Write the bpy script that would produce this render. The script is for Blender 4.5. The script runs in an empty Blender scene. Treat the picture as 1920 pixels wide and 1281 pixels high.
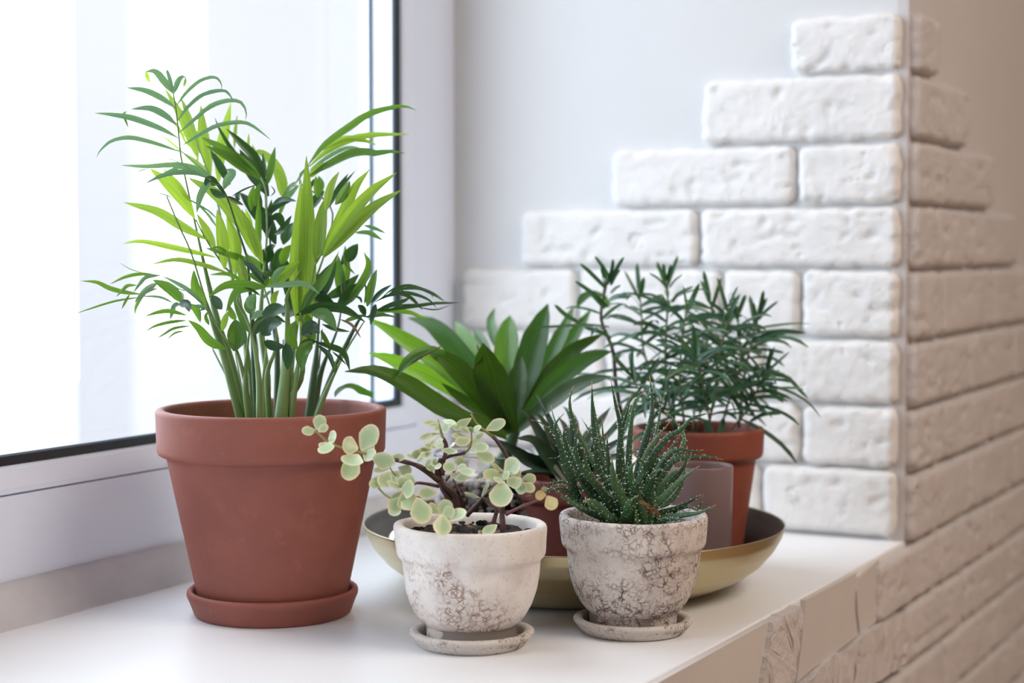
import bpy, bmesh, math, random
from mathutils import Vector, Matrix, noise
S = bpy.context.scene
COL = S.collection
R = math.radians
# ---------------------------------------------------------------- camera
TH = math.atan(1745/3300); PITCH = math.atan(175.5/3300); FPX = 3300.0
CAM = Vector((1.051, -1.839, .312))
cF = Vector((-math.sin(TH)*math.cos(PITCH), math.cos(TH)*math.cos(PITCH), -math.sin(PITCH)))
cR = Vector((math.cos(TH), math.sin(TH), 0)); cU = cR.cross(cF)
cd = bpy.data.cameras.new('camera'); cam = bpy.data.objects.new('camera', cd); COL.objects.link(cam)
cam.matrix_world = Matrix((( cR.x, cU.x, -cF.x, CAM.x), (cR.y, cU.y, -cF.y, CAM.y), (cR.z, cU.z, -cF.z, CAM.z), (0, 0, 0, 1)))
cd.sensor_width = 36; cd.lens = FPX/1920*36; cd.clip_start = .05; cd.clip_end = 200
cd.dof.use_dof = True; cd.dof.focus_distance = 1.42; cd.dof.aperture_fstop = 4.2
S.camera = cam
# ---------------------------------------------------------------- sky, light, exposure
w = bpy.data.worlds.new('overcast_sky'); S.world = w; w.use_nodes = True
bg = w.node_tree.nodes['Background']; bg.inputs[0].default_value = (.83, .90, 1, 1); bg.inputs[1].default_value = 5.4
FILL_W = 31.0                              # warm fill lamp added on the ceiling, out of view
def portal(loc, rot, sx, sy):
    l = bpy.data.lights.new('window_portal', 'AREA'); l.shape = 'RECTANGLE'; l.size = sx; l.size_y = sy
    l.cycles.is_portal = True
    o = bpy.data.objects.new('window_portal', l); COL.objects.link(o); o.location = loc; o.rotation_euler = rot
S.view_settings.view_transform = 'Standard'; S.view_settings.look = 'None'; S.view_settings.gamma = 1
S.view_settings.use_curve_mapping = False
S.view_settings.exposure = 0.15
# ---------------------------------------------------------------- helpers
def px(x, y, D):
    """world point seen at photo pixel (x, y), D metres in front of the camera"""
    return CAM + (cF + cR*((x-960)/FPX) - cU*((y-640.5)/FPX))*D
def on(x, y, ax, v):
    d = cF + cR*((x-960)/FPX) - cU*((y-640.5)/FPX)
    return CAM + d*((v-CAM[ax])/d[ax])
def mat(name, col, rough=.6, metal=0, **k):
    m = bpy.data.materials.new(name); m.use_nodes = True
    b = m.node_tree.nodes['Principled BSDF']
    b.inputs['Base Color'].default_value = (*col, 1); b.inputs['Roughness'].default_value = rough
    b.inputs['Metallic'].default_value = metal
    for a, v in k.items(): b.inputs[a.replace('_', ' ')].default_value = v
    return m
def srgb(r, g, b):
    f = lambda c: (c/255/12.92) if c/255 <= .04045 else ((c/255+.055)/1.055)**2.4
    return (f(r), f(g), f(b))
class NT:
    def __init__(s, m): s.m = m; s.t = m.node_tree; s.b = s.t.nodes['Principled BSDF']
    def n(s, typ, **k):
        x = s.t.nodes.new(typ)
        for a, v in k.items():
            if a.startswith('i_'):
                key = a[2:].replace('_', ' '); x.inputs[int(key) if key.isdigit() else key].default_value = v
            else: setattr(x, a, v)
        return x
    def l(s, a, b): s.t.links.new(a, b)
    def coord(s, kind='Object'): return s.n('ShaderNodeTexCoord').outputs[kind]
    def noise(s, scale, detail=4, rough=.6, vec=None, kind='Object'):
        x = s.n('ShaderNodeTexNoise', i_Scale=scale, i_Detail=detail, i_Roughness=rough)
        s.l(vec or s.coord(kind), x.inputs['Vector']); return x.outputs['Fac']
    def ramp(s, fac, stops):
        x = s.n('ShaderNodeValToRGB'); s.l(fac, x.inputs[0]); e = x.color_ramp.elements
        while len(e) < len(stops): e.new(.5)
        for q, (p, c) in zip(e, stops): q.position = p; q.color = (*c, 1) if len(c) == 3 else c
        return x.outputs['Color']
    def mix(s, fac, a, b, mode='MIX'):
        x = s.n('ShaderNodeMix', data_type='RGBA', blend_type=mode)
        for sock, v in ((x.inputs[0], fac), (x.inputs[6], a), (x.inputs[7], b)):
            if hasattr(v, 'is_linked') or isinstance(v, bpy.types.NodeSocket): s.l(v, sock)
            else: sock.default_value = v if not isinstance(v, tuple) else (*v[:3], 1)
        return x.outputs[2]
    def bump(s, h, strength=.3, dist=.002, prev=None):
        x = s.n('ShaderNodeBump', i_Strength=strength, i_Distance=dist); s.l(h, x.inputs['Height'])
        if prev: s.l(prev, x.inputs['Normal'])
        return x.outputs['Normal']
    def col(s, o): s.l(o, s.b.inputs['Base Color'])
    def nrm(s, o): s.l(o, s.b.inputs['Normal'])
def link(name, me, m, parent=None):
    o = bpy.data.objects.new(name, me); COL.objects.link(o)
    for q in (m if isinstance(m, (list, tuple)) else [m]):
        if q: me.materials.append(q)
    if parent: o.parent = parent
    return o
def mesh(name, v, f, m, parent=None, smooth=True, mi=None):
    me = bpy.data.meshes.new(name); me.from_pydata([tuple(q) for q in v], [], f); me.update()
    if smooth: me.polygons.foreach_set('use_smooth', [True]*len(me.polygons))
    o = link(name, me, m, parent)
    if mi: me.polygons.foreach_set('material_index', mi)
    return o
def bmobj(name, bm, m, parent=None, smooth=False, bevel=0):
    bmesh.ops.recalc_face_normals(bm, faces=bm.faces)
    if bevel: bmesh.ops.bevel(bm, geom=[e for e in bm.edges], offset=bevel, segments=2, affect='EDGES', profile=.5)
    me = bpy.data.meshes.new(name); bm.to_mesh(me); bm.free()
    if smooth: me.polygons.foreach_set('use_smooth', [True]*len(me.polygons))
    return link(name, me, m, parent)
def addbox(bm, a, b):
    vs = [bm.verts.new((x, y, z)) for x in (a[0], b[0]) for y in (a[1], b[1]) for z in (a[2], b[2])]
    for q in ((0,1,3,2),(4,6,7,5),(0,4,5,1),(2,3,7,6),(0,2,6,4),(1,5,7,3)): bm.faces.new([vs[i] for i in q])
def box(name, a, b, m, parent=None, bevel=0):
    bm = bmesh.new(); addbox(bm, a, b); return bmobj(name, bm, m, parent, bevel=bevel)
def thing(name, label, cat, loc, group=None):
    o = bpy.data.objects.new(name, None); COL.objects.link(o); o.location = loc; o.empty_display_size = .02
    return tag(o, label, cat, group)
def tag(o, label, cat, group=None):
    o['label'] = label; o['category'] = cat
    if group: o['group'] = group
    return o
def struct(o): o['kind'] = 'structure'; return o
def lathe(name, prof, m, parent=None, seg=72, wob=0, seed=0, flip=False, fine=True):
    """prof: (r, z) points; smoothly resampled unless given twice"""
    if fine:
        P = []
        for i in range(len(prof)-1):
            a, b = prof[i], prof[i+1]; n = max(1, int(math.hypot(b[0]-a[0], b[1]-a[1])/.0016))
            P += [(a[0]+(b[0]-a[0])*k/n, a[1]+(b[1]-a[1])*k/n) for k in range(n)]
        P.append(prof[-1])
        for _ in range(1):
            P = [P[0]] + [((P[i-1][0]+2*P[i][0]+P[i+1][0])/4, (P[i-1][1]+2*P[i][1]+P[i+1][1])/4) for i in range(1, len(P)-1)] + [P[-1]]
    else: P = prof
    v = []; f = []
    for (r, z) in P:
        for k in range(seg):
            a = 2*math.pi*k/seg; q = Vector((r*math.cos(a), r*math.sin(a), z))
            if wob and r > 1e-4: q = q*(1+0) + Vector((math.cos(a), math.sin(a), .5))*noise.noise(q*28+Vector((seed, 0, 0)))*wob
            v.append(q)
    for i in range(len(P)-1):
        for k in range(seg):
            f.append((i*seg+k, i*seg+(k+1) % seg, (i+1)*seg+(k+1) % seg, (i+1)*seg+k))
    return mesh(name, v, f, m, parent)
def crom(P, n):
    P = [Vector(p) for p in P]
    if len(P) == 2: return [P[0].lerp(P[1], i/n) for i in range(n+1)]
    Q = [P[0]*2-P[1]] + P + [P[-1]*2-P[-2]]
    L = [0]
    for i in range(len(P)-1): L.append(L[-1]+(P[i+1]-P[i]).length)
    out = []
    for k in range(n+1):
        s = L[-1]*k/n; i = 0
        while i < len(P)-2 and s > L[i+1]: i += 1
        t = (s-L[i])/max(1e-9, L[i+1]-L[i]); a, b, c, d = Q[i:i+4]
        out.append(.5*((2*b)+(c-a)*t+(2*a-5*b+4*c-d)*t*t+(3*b-3*c+d-a)*t**3))
    return out
def frames(C):
    T = [(C[min(i+1, len(C)-1)]-C[max(i-1, 0)]).normalized() for i in range(len(C))]
    return T
def tubegeo(pts, rad, n=None, sides=8, v=None, f=None, bumps=0, seed=0):
    n = n or max(4, 4*(len(pts)-1)); C = crom(pts, n); T = frames(C)
    v = v if v is not None else []; f = f if f is not None else []; b = len(v)
    up = Vector((0, 0, 1)) if abs(T[0].z) < .9 else Vector((1, 0, 0)); X = T[0].cross(up).normalized()
    for i, (c, t) in enumerate(zip(C, T)):
        X = (X - t*X.dot(t)).normalized(); Y = t.cross(X)
        k = i/n*(len(rad)-1); j = min(int(k), len(rad)-2) if len(rad) > 1 else 0
        r = rad[0] if len(rad) == 1 else rad[j]+(rad[j+1]-rad[j])*(k-j)
        if bumps: r *= 1+bumps*noise.noise(c*160+Vector((seed, 0, 0)))
        for s in range(sides):
            a = 2*math.pi*s/sides; v.append(c+X*(r*math.cos(a))+Y*(r*math.sin(a)))
    for i in range(n):
        for s in range(sides):
            f.append((b+i*sides+s, b+i*sides+(s+1) % sides, b+(i+1)*sides+(s+1) % sides, b+(i+1)*sides+s))
    f.append(tuple(b+n*sides+s for s in range(sides))); f.append(tuple(b+s for s in reversed(range(sides))))
    return v, f
def tube(name, pts, rad, m, parent=None, **k):
    v, f = tubegeo(pts, rad, **k); return mesh(name, v, f, m, parent)
# leaf: curved blade along 3D points; face is its preferred facing direction
PALM = [(0, .12), (.06, .35), (.2, .8), (.4, 1), (.6, .92), (.8, .6), (.93, .25), (1, .02)]
BROAD = [(0, .45), (.2, .75), (.45, 1), (.7, .95), (.88, .55), (1, .04)]
SPADE = [(0, .12), (.1, .3), (.3, .75), (.55, 1), (.75, .97), (.9, .68), (.97, .38), (1, .1)]
NEEDLE = [(0, .5), (.15, .9), (.5, 1), (.85, .85), (.96, .55), (1, .2)]
TRI = [(0, 1), (.3, .95), (.6, .72), (.85, .36), (1, .02)]
def prof(P, t):
    for (a, x), (b, y) in zip(P, P[1:]):
        if t <= b: return x+(y-x)*(t-a)/(b-a)
    return P[-1][1]
def leafgeo(pts, wid, face, P=PALM, n=14, fold=.25, thick=0, twist=0, wave=0):
    C = crom(pts, n); T = frames(C); v = []; f = []
    us = (-1, -.5, 0, .5, 1)
    for i, (c, t) in enumerate(zip(C, T)):
        N = face - t*face.dot(t)
        if N.length < .05: N = Vector((0, 0, 1)) - t*t.z
        N.normalize(); Sd = t.cross(N)
        if twist:
            q = Matrix.Rotation(twist*(i/n), 3, t); N = q @ N; Sd = q @ Sd
        ww = wid*.5*prof(P, i/n)
        for u in us:
            v.append(c+Sd*(ww*u)+N*(fold*ww*abs(u)+wave*ww*math.sin(i*1.7+u*2)*abs(u)))
    m = len(us)
    for i in range(n):
        for k in range(m-1): f.append((i*m+k, i*m+k+1, (i+1)*m+k+1, (i+1)*m+k))
    if thick:
        b = len(v)
        for i in range(n+1):
            t = T[i]; N = face-t*face.dot(t); N.normalize() if N.length > .01 else None
            for k in range(m):
                e = 1-abs(us[k])**2
                v.append(v[i*m+k]-N*(thick*e*min(1, 4*prof(P, i/n))))
        for i in range(n):
            for k in range(m-1): f.append((b+i*m+k+1, b+i*m+k, b+(i+1)*m+k, b+(i+1)*m+k+1))
    return v, f
def leaf(name, pts, wid, face, m, parent, **k):
    v, f = leafgeo(pts, wid, face, **k); o = mesh(name, v, f, m, parent)
    n = k.get('n', 14); ul = o.data.uv_layers.new(name='UVMap'); nv = (n+1)*5
    for lp in o.data.loops:
        q = lp.vertex_index % nv; ul.data[lp.index].uv = ((q % 5)/4, (q//5)/n)
    return o
TOCAM = -cF
def childize(root):
    """keep children where they are: meshes were made in world space"""
    for o in list(COL.objects):
        if o.parent == root: o.matrix_parent_inverse = Matrix.Translation(-root.location)
# ---------------------------------------------------------------- materials
def m_paint(name, col, rough=.55, sc=40, st=.15, var=.04):
    m = mat(name, col, rough); t = NT(m)
    a = t.noise(7, 4); c0 = tuple(x*(1-var) for x in col); t.col(t.ramp(a, [(.35, c0), (.65, col)]))
    t.nrm(t.bump(t.noise(sc, 6), st, .002)); return m
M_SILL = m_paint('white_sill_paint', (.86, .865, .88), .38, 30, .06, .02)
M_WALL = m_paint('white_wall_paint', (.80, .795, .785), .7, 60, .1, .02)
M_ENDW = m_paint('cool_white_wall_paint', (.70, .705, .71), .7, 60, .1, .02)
M_ROOM = m_paint('shaded_white_wall_paint', (.62, .59, .59), .75, 60, .1, .03)  # white wall with the room side's warm shade put into its colour
M_FRAME = mat('cool_fill_window_plastic', (.77, .84, .98), .28)  # white plastic; cool bluish fill light is put into the base colour
M_GASKET = mat('black_rubber', (.01, .018, .022), .4)
def m_brick(name, col):
    m = mat(name, col, .75); t = NT(m); a = t.noise(14, 5)
    t.col(t.ramp(a, [(.3, tuple(x*.93 for x in col)), (.6, col)]))
    b1 = t.bump(t.noise(48, 7, .65), .8, .006)
    pit = t.ramp(t.noise(22, 3), [(.28, (0, 0, 0)), (.36, (1, 1, 1))])
    t.nrm(t.bump(pit, .7, .004, b1)); return m
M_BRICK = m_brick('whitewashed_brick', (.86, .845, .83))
M_BRICK_SHADE = m_brick('shaded_whitewashed_brick', (.64, .605, .60))  # shaded copy of the white brick: room-side dimness put into the colour
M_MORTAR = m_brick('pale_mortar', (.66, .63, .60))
def m_terracotta(name, c1, c2, seed):
    m = mat(name, c1, .62); t = NT(m)
    v = t.n('ShaderNodeMapping'); t.l(t.coord(), v.inputs[0]); v.inputs['Location'].default_value = (seed, 0, 0)
    a = t.noise(13, 6, .62, v.outputs[0]); base = t.ramp(a, [(.3, c1), (.68, c2)])
    b = t.noise(60, 5, .7, v.outputs[0]); lo = tuple(min(1, x*1.35+.03) for x in c2)
    cc = t.mix(t.ramp(b, [(.58, (0, 0, 0)), (.75, (.35, .35, .35))]), base, lo)
    t.col(cc); t.nrm(t.bump(t.noise(220, 4), .15, .0006)); return m
M_TERRA = m_terracotta('terracotta', srgb(132, 74, 63), srgb(150, 87, 73), 0)
M_TERRA2 = m_terracotta('orange_terracotta', srgb(132, 68, 54), srgb(150, 80, 62), 3)
M_TERRA3 = m_terracotta('dark_terracotta', srgb(108, 52, 46), srgb(124, 62, 54), 5)
def m_crackle(name, base, crack, amt, seed, grain):
    m = mat(name, base, .8); t = NT(m)
    mp = t.n('ShaderNodeMapping'); t.l(t.coord(), mp.inputs[0]); mp.inputs['Location'].default_value = (seed, seed*.3, 0)
    co = mp.outputs[0]
    # warped cell borders give the broken crackle lines
    nz = t.n('ShaderNodeTexNoise', i_Scale=90.0, i_Detail=6.0); t.l(co, nz.inputs['Vector'])
    wv = t.n('ShaderNodeVectorMath', operation='SCALE'); t.l(nz.outputs['Color'], wv.inputs[0]); wv.inputs['Scale'].default_value = .009
    ad = t.n('ShaderNodeVectorMath', operation='ADD'); t.l(co, ad.inputs[0]); t.l(wv.outputs[0], ad.inputs[1])
    vo = t.n('ShaderNodeTexVoronoi', feature='DISTANCE_TO_EDGE', i_Scale=230.0); t.l(ad.outputs[0], vo.inputs['Vector'])
    line = t.ramp(vo.outputs['Distance'], [(.0, (1, 1, 1)), (.05, (.5, .5, .5)), (.12, (0, 0, 0))])
    vo2 = t.n('ShaderNodeTexVoronoi', feature='DISTANCE_TO_EDGE', i_Scale=95.0); t.l(ad.outputs[0], vo2.inputs['Vector'])
    line2 = t.ramp(vo2.outputs['Distance'], [(.0, (1, 1, 1)), (.03, (.7, .7, .7)), (.07, (0, 0, 0))])
    ln = t.mix(1.0, line, line2, 'LIGHTEN')
    msk = t.ramp(t.noise(26, 4, .6, co), [(amt[0], (0, 0, 0)), (amt[1], (1, 1, 1))])
    # the collar above carries less of it
    sx = t.n('ShaderNodeSeparateXYZ'); t.l(t.coord(), sx.inputs[0])
    hz = t.n('ShaderNodeMapRange'); t.l(sx.outputs[2], hz.inputs[0])
    hz.inputs[1].default_value = .062; hz.inputs[2].default_value = .074; hz.inputs[3].default_value = 1; hz.inputs[4].default_value = amt[2]
    mk = t.n('ShaderNodeMath', operation='MULTIPLY'); t.l(msk, mk.inputs[0]); t.l(hz.outputs[0], mk.inputs[1])
    mk2 = t.n('ShaderNodeMath', operation='MULTIPLY'); t.l(mk.outputs[0], mk2.inputs[0]); t.l(ln, mk2.inputs[1])
    spk = t.ramp(t.noise(420, 2, .5, co), [(.62, (0, 0, 0)), (.72, (grain, grain, grain))])
    blot = t.ramp(t.noise(16, 5, .6, co), [(.38, base), (.72, tuple(a*.55+b*.45 for a, b in zip(base, crack)))])
    low = t.n('ShaderNodeMapRange'); t.l(sx.outputs[2], low.inputs[0])
    low.inputs[1].default_value = .05; low.inputs[2].default_value = .008; low.inputs[3].default_value = 0; low.inputs[4].default_value = .5
    c0 = t.mix(low.outputs[0], blot, tuple(a*.6+b*.4 for a, b in zip(base, crack)))
    c1 = t.mix(spk, c0, tuple(x*.8 for x in crack)); c2 = t.mix(mk2.outputs[0], c1, crack)
    t.col(c2)
    brk = t.ramp(t.noise(150, 3, .6, co), [(.42, (.12, .12, .12)), (.56, (1, 1, 1))]); mk3 = t.n('ShaderNodeMath', operation='MULTIPLY'); t.l(mk2.outputs[0], mk3.inputs[0]); t.l(brk, mk3.inputs[1]); c2 = t.mix(mk3.outputs[0], c1, crack); t.col(c2); mk2 = mk3
    inv = t.n('ShaderNodeMath', operation='SUBTRACT'); inv.inputs[0].default_value = 1; t.l(mk2.outputs[0], inv.inputs[1])
    t.nrm(t.bump(inv.outputs[0], .6, .0015, t.bump(t.noise(300, 4, .6, co), .35, .0008))); return m
M_CRACK1 = m_crackle('crackled_cream_stoneware', (.87, .84, .80), srgb(150, 108, 84), (.44, .60, .15), 0, .35)
M_CRACK2 = m_crackle('heavily_crackled_stoneware', (.85, .80, .76), srgb(88, 54, 38), (.34, .50, .8), 4, .4)
M_STONE_S = m_crackle('speckled_cream_stoneware', (.80, .76, .71), srgb(110, 78, 60), (.5, .6, .1), 7, .8)
M_DARK_FOOT = m_paint('dark_grey_stoneware', (.30, .26, .23), .6, 90, .3, .2)  # darker grey-brown for the band around the pot foot
M_BRASSIN = mat('dark_oxidised_brass', (.13, .12, .105), .42, .85)
M_BRASS = mat('brushed_brass', (.60, .53, .33), .32, 1); _t = NT(M_BRASS); _t.nrm(_t.bump(_t.noise(500, 2), .05, .0004))
def m_soil():
    m = mat('dark_potting_soil', (.02, .014, .01), .9); t = NT(m)
    t.col(t.ramp(t.noise(160, 4), [(.4, (.008, .006, .005)), (.6, (.035, .022, .015)), (.72, (.12, .06, .035))]))
    t.nrm(t.bump(t.noise(120, 5), .9, .004)); return m
M_SOIL = m_soil(); M_BARK = mat('bark_chip', (.20, .085, .04), .85); M_CRUMB = mat('soil_crumb', (.018, .012, .009), .95)
def m_leaf(name, col, trans, rough=.38, mix=.45, edge=None, streak=.18, spec=.5):
    """leaf blade: glossy skin that also lets light through"""
    m = mat(name, col, rough); t = NT(m); t.b.inputs['Specular IOR Level'].default_value = spec
    nz = t.noise(45, 3, .5); d = tuple(x*(1-streak) for x in col)
    cc = t.ramp(nz, [(.35, d), (.65, col)])
    # veins run along the blade (its own UV), each blade a little different in tone
    uv = t.n('ShaderNodeUVMap'); mp = t.n('ShaderNodeMapping'); t.l(uv.outputs[0], mp.inputs[0]); mp.inputs['Scale'].default_value = (9, .7, 1)
    vn = t.n('ShaderNodeTexNoise', i_Scale=2.4, i_Detail=3.0); t.l(mp.outputs[0], vn.inputs['Vector'])
    st = t.ramp(vn.outputs['Fac'], [(.30, (.62, .66, .60)), (.52, (1, 1, 1)), (.68, (1.18, 1.15, 1.1))])
    sx = t.n('ShaderNodeSeparateXYZ'); t.l(uv.outputs[0], sx.inputs[0])
    mid = t.ramp(sx.outputs[0], [(.46, (1, 1, 1)), (.5, (.72, .76, .7)), (.54, (1, 1, 1))])
    oi = t.n('ShaderNodeObjectInfo'); rv = t.ramp(oi.outputs['Random'], [(0, (.78, .80, .82)), (.5, (1, 1, 1)), (1, (1.16, 1.12, .95))])
    k1 = t.mix(1.0, st, mid, 'MULTIPLY'); k2 = t.mix(1.0, k1, rv, 'MULTIPLY')
    t.col(t.mix(1.0, cc, k2, 'MULTIPLY'))
    tr = t.n('ShaderNodeBsdfTranslucent'); t.l(t.mix(1.0, tuple(trans), k2, 'MULTIPLY'), tr.inputs[0])
    mx = t.n('ShaderNodeMixShader'); mx.inputs[0].default_value = mix
    out = t.t.nodes['Material Output']; t.l(t.b.outputs[0], mx.inputs[1]); t.l(tr.outputs[0], mx.inputs[2]); t.l(mx.outputs[0], out.inputs[0])
    return m
# ================================================================ the setting
W = .549
rng = random.Random(7)
# floor, ceiling, far walls of the room
FZ, CZ = -.86, 1.86; X1 = 4.0; Y0, Y1 = -3.4, 2.4; WL, WR, WTOP = -1.75, 0, 1.42
M_FLOOR = mat('oak_floor', (.42, .28, .17), .45); _t = NT(M_FLOOR)
_w = _t.n('ShaderNodeTexWave', i_Scale=3.0, i_Distortion=6.0, i_Detail=4.0); _t.l(_t.coord(), _w.inputs[0])
_t.col(_t.ramp(_w.outputs['Fac'], [(0, (.34, .22, .13)), (1, (.50, .35, .22))]))
M_GREYTREE = mat('distant_stucco', (.28, .29, .32), .9)
fl = struct(bpy.data.objects.new('floor', None)); COL.objects.link(fl)
k = 0
yy = Y0
while yy < Y1-.001:                      # floor boards
    y2 = min(yy+.18, Y1); x = .30; j = 0
    while x < X1-.001:
        x2 = min(X1, x+(1.4 if j or k % 2 else .7)); box('floor_board', (x+.001, yy+.001, FZ-.02), (x2-.001, y2-.001, FZ), M_FLOOR, fl); x = x2; j += 1
    yy = y2; k += 1
struct(box('ceiling', (-.1, Y0, CZ), (X1, Y1, CZ+.1), M_WALL))
M_FARW = m_paint('beige_wall_paint', (.60, .50, .42), .8, 60, .1)
struct(box('wall_far', (X1, Y0, FZ), (X1+.2, Y1, CZ), M_FARW))
struct(box('wall_behind', (-.1, Y0-.1, FZ), (X1, Y0, CZ), M_FARW))
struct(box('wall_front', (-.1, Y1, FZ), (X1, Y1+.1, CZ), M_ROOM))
M_FILL = mat('fill_lamp_diffuser', (.9, .9, .9), .5); NT(M_FILL).b.inputs['Emission Color'].default_value = (1, .8, .62, 1); NT(M_FILL).b.inputs['Emission Strength'].default_value = 2
lt = thing('fill_lamp', 'added wide round ceiling fill lamp, unseen, in the middle of the room', 'lamp', (2.3, -.6, CZ))  # made-up fixture around the added fill light
lathe('fill_lamp_rim', [(.02, 0), (.75, 0), (.76, -.01), (.76, -.05), (.75, -.055)], M_FRAME, lt); lathe('diffuser', [(.75, -.052), (.4, -.06), (0, -.063)], M_FILL, lt)
L_ = bpy.data.lights.new('fill_light', 'AREA'); L_.shape = 'DISK'; L_.size = 1.5; L_.energy = FILL_W; L_.color = (1, .89, .80)  # added to warm and brighten the room side
lo_ = bpy.data.objects.new('fill_light', L_); COL.objects.link(lo_); lo_.location = (2.3, -.6, CZ-.07)
# window wall: the wide room wall, pierced by the deep window niche
def wallbox(name, a, b, m): return struct(box(name, a, b, m))
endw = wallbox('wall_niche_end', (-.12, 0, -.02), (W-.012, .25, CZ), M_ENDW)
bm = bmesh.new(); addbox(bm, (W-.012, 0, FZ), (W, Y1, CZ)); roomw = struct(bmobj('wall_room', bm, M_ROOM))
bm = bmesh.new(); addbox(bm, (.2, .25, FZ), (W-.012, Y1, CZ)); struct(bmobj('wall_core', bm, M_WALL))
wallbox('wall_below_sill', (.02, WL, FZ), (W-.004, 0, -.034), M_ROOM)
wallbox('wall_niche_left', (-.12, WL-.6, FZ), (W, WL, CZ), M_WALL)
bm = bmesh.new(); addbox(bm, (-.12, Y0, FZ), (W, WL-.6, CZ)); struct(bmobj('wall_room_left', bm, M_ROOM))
wallbox('wall_niche_head', (-.12, WL, WTOP), (W, 0, CZ), M_WALL)
wallbox('wall_outer', (-.12, WL, FZ), (-.07, 0, -.04), M_WALL)
# sill board
bm = bmesh.new(); addbox(bm, (-.066, WL, -.034), (.552, 0, 0))
sill = struct(bmobj('trim_1', bm, M_SILL, bevel=.0025))
# rough plaster strip between frame and sill
M_PLAST = m_paint('smeared_plaster', (.66, .66, .69), .8, 25, .8, .22)
v = []; f = []; nn = 150
for i in range(nn+1):
    y = WL+(0-WL)*i/nn
    for j, (x, z) in enumerate(((.0, .0345), (.008, .033), (.013, .024), (.016, .012), (.022, .0015), (.024, -.001))):
        d = .0035*noise.noise(Vector((y*14, j*.9, 3)))+.0015*noise.noise(Vector((y*60, j*2, 5)))
        v.append((x+d, y, z))
for i in range(nn):
    for j in range(5): f.append((i*6+j, i*6+j+1, (i+1)*6+j+1, (i+1)*6+j))
struct(mesh('trim_2', v, f, M_PLAST))
# ---- window: frame, sash, double glass
win = struct(bpy.data.objects.new('window_1', None)); COL.objects.link(win)
def ringframe(name, y0, y1, z0, z1, prof_, m, closed=False):
    """profile (inset from the outer rectangle, x) carried round a rectangle with mitred corners"""
    v = []; f = []
    for (d, x) in prof_:
        v += [(x, y0+d, z0+d), (x, y1-d, z0+d), (x, y1-d, z1-d), (x, y0+d, z1-d)]
    n = len(prof_)
    for i in range(n-1 + (1 if closed else 0)):
        j = (i+1) % n
        for k in range(4): f.append((i*4+k, i*4+(k+1) % 4, j*4+(k+1) % 4, j*4+k))
    o = mesh(name, v, f, m, win, smooth=False); return o
YM = -.93
for (a, b) in ((YM, 0.011), (WL, YM)):
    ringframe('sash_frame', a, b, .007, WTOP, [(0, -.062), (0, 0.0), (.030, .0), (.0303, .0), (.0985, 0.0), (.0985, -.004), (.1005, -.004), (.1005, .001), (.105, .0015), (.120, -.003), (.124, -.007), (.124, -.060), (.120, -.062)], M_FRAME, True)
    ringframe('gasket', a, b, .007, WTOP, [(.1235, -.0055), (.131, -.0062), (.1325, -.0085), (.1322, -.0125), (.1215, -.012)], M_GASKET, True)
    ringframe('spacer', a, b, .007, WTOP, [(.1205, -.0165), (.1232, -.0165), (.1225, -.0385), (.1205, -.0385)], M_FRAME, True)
    ringframe('gasket', a, b, .007, WTOP, [(.1200, -.0425), (.1270, -.0425), (.1272, -.047), (.1200, -.047)], M_GASKET, True)
M_GLASS = bpy.data.materials.new('window_glass'); M_GLASS.use_nodes = True
_t = M_GLASS.node_tree; _t.nodes.clear()
o_ = _t.nodes.new('ShaderNodeOutputMaterial'); g_ = _t.nodes.new('ShaderNodeBsdfGlossy'); tr_ = _t.nodes.new('ShaderNodeBsdfTransparent')
fr_ = _t.nodes.new('ShaderNodeFresnel'); mx_ = _t.nodes.new('ShaderNodeMixShader'); g_.inputs['Roughness'].default_value = 0.02
fr_.inputs[0].default_value = 1.25; tr_.inputs[0].default_value = (.97, .985, .99, 1)
_t.links.new(fr_.outputs[0], mx_.inputs[0]); _t.links.new(tr_.outputs[0], mx_.inputs[1]); _t.links.new(g_.outputs[0], mx_.inputs[2]); _t.links.new(mx_.outputs[0], o_.inputs[0])
for (a, b) in ((YM, 0.011), (WL, YM)):
    for x in (-.014, -.044):
        mesh('glass_pane', [(x, a+.124, .131), (x, b-.124, .131), (x, b-.124, WTOP-.124), (x, a+.124, WTOP-.124)], [(0, 1, 2, 3)], M_GLASS, win, smooth=False)
portal((-.08, (WL+0)/2, WTOP/2), (0, R(-90), 0), WTOP, -WL)
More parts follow.
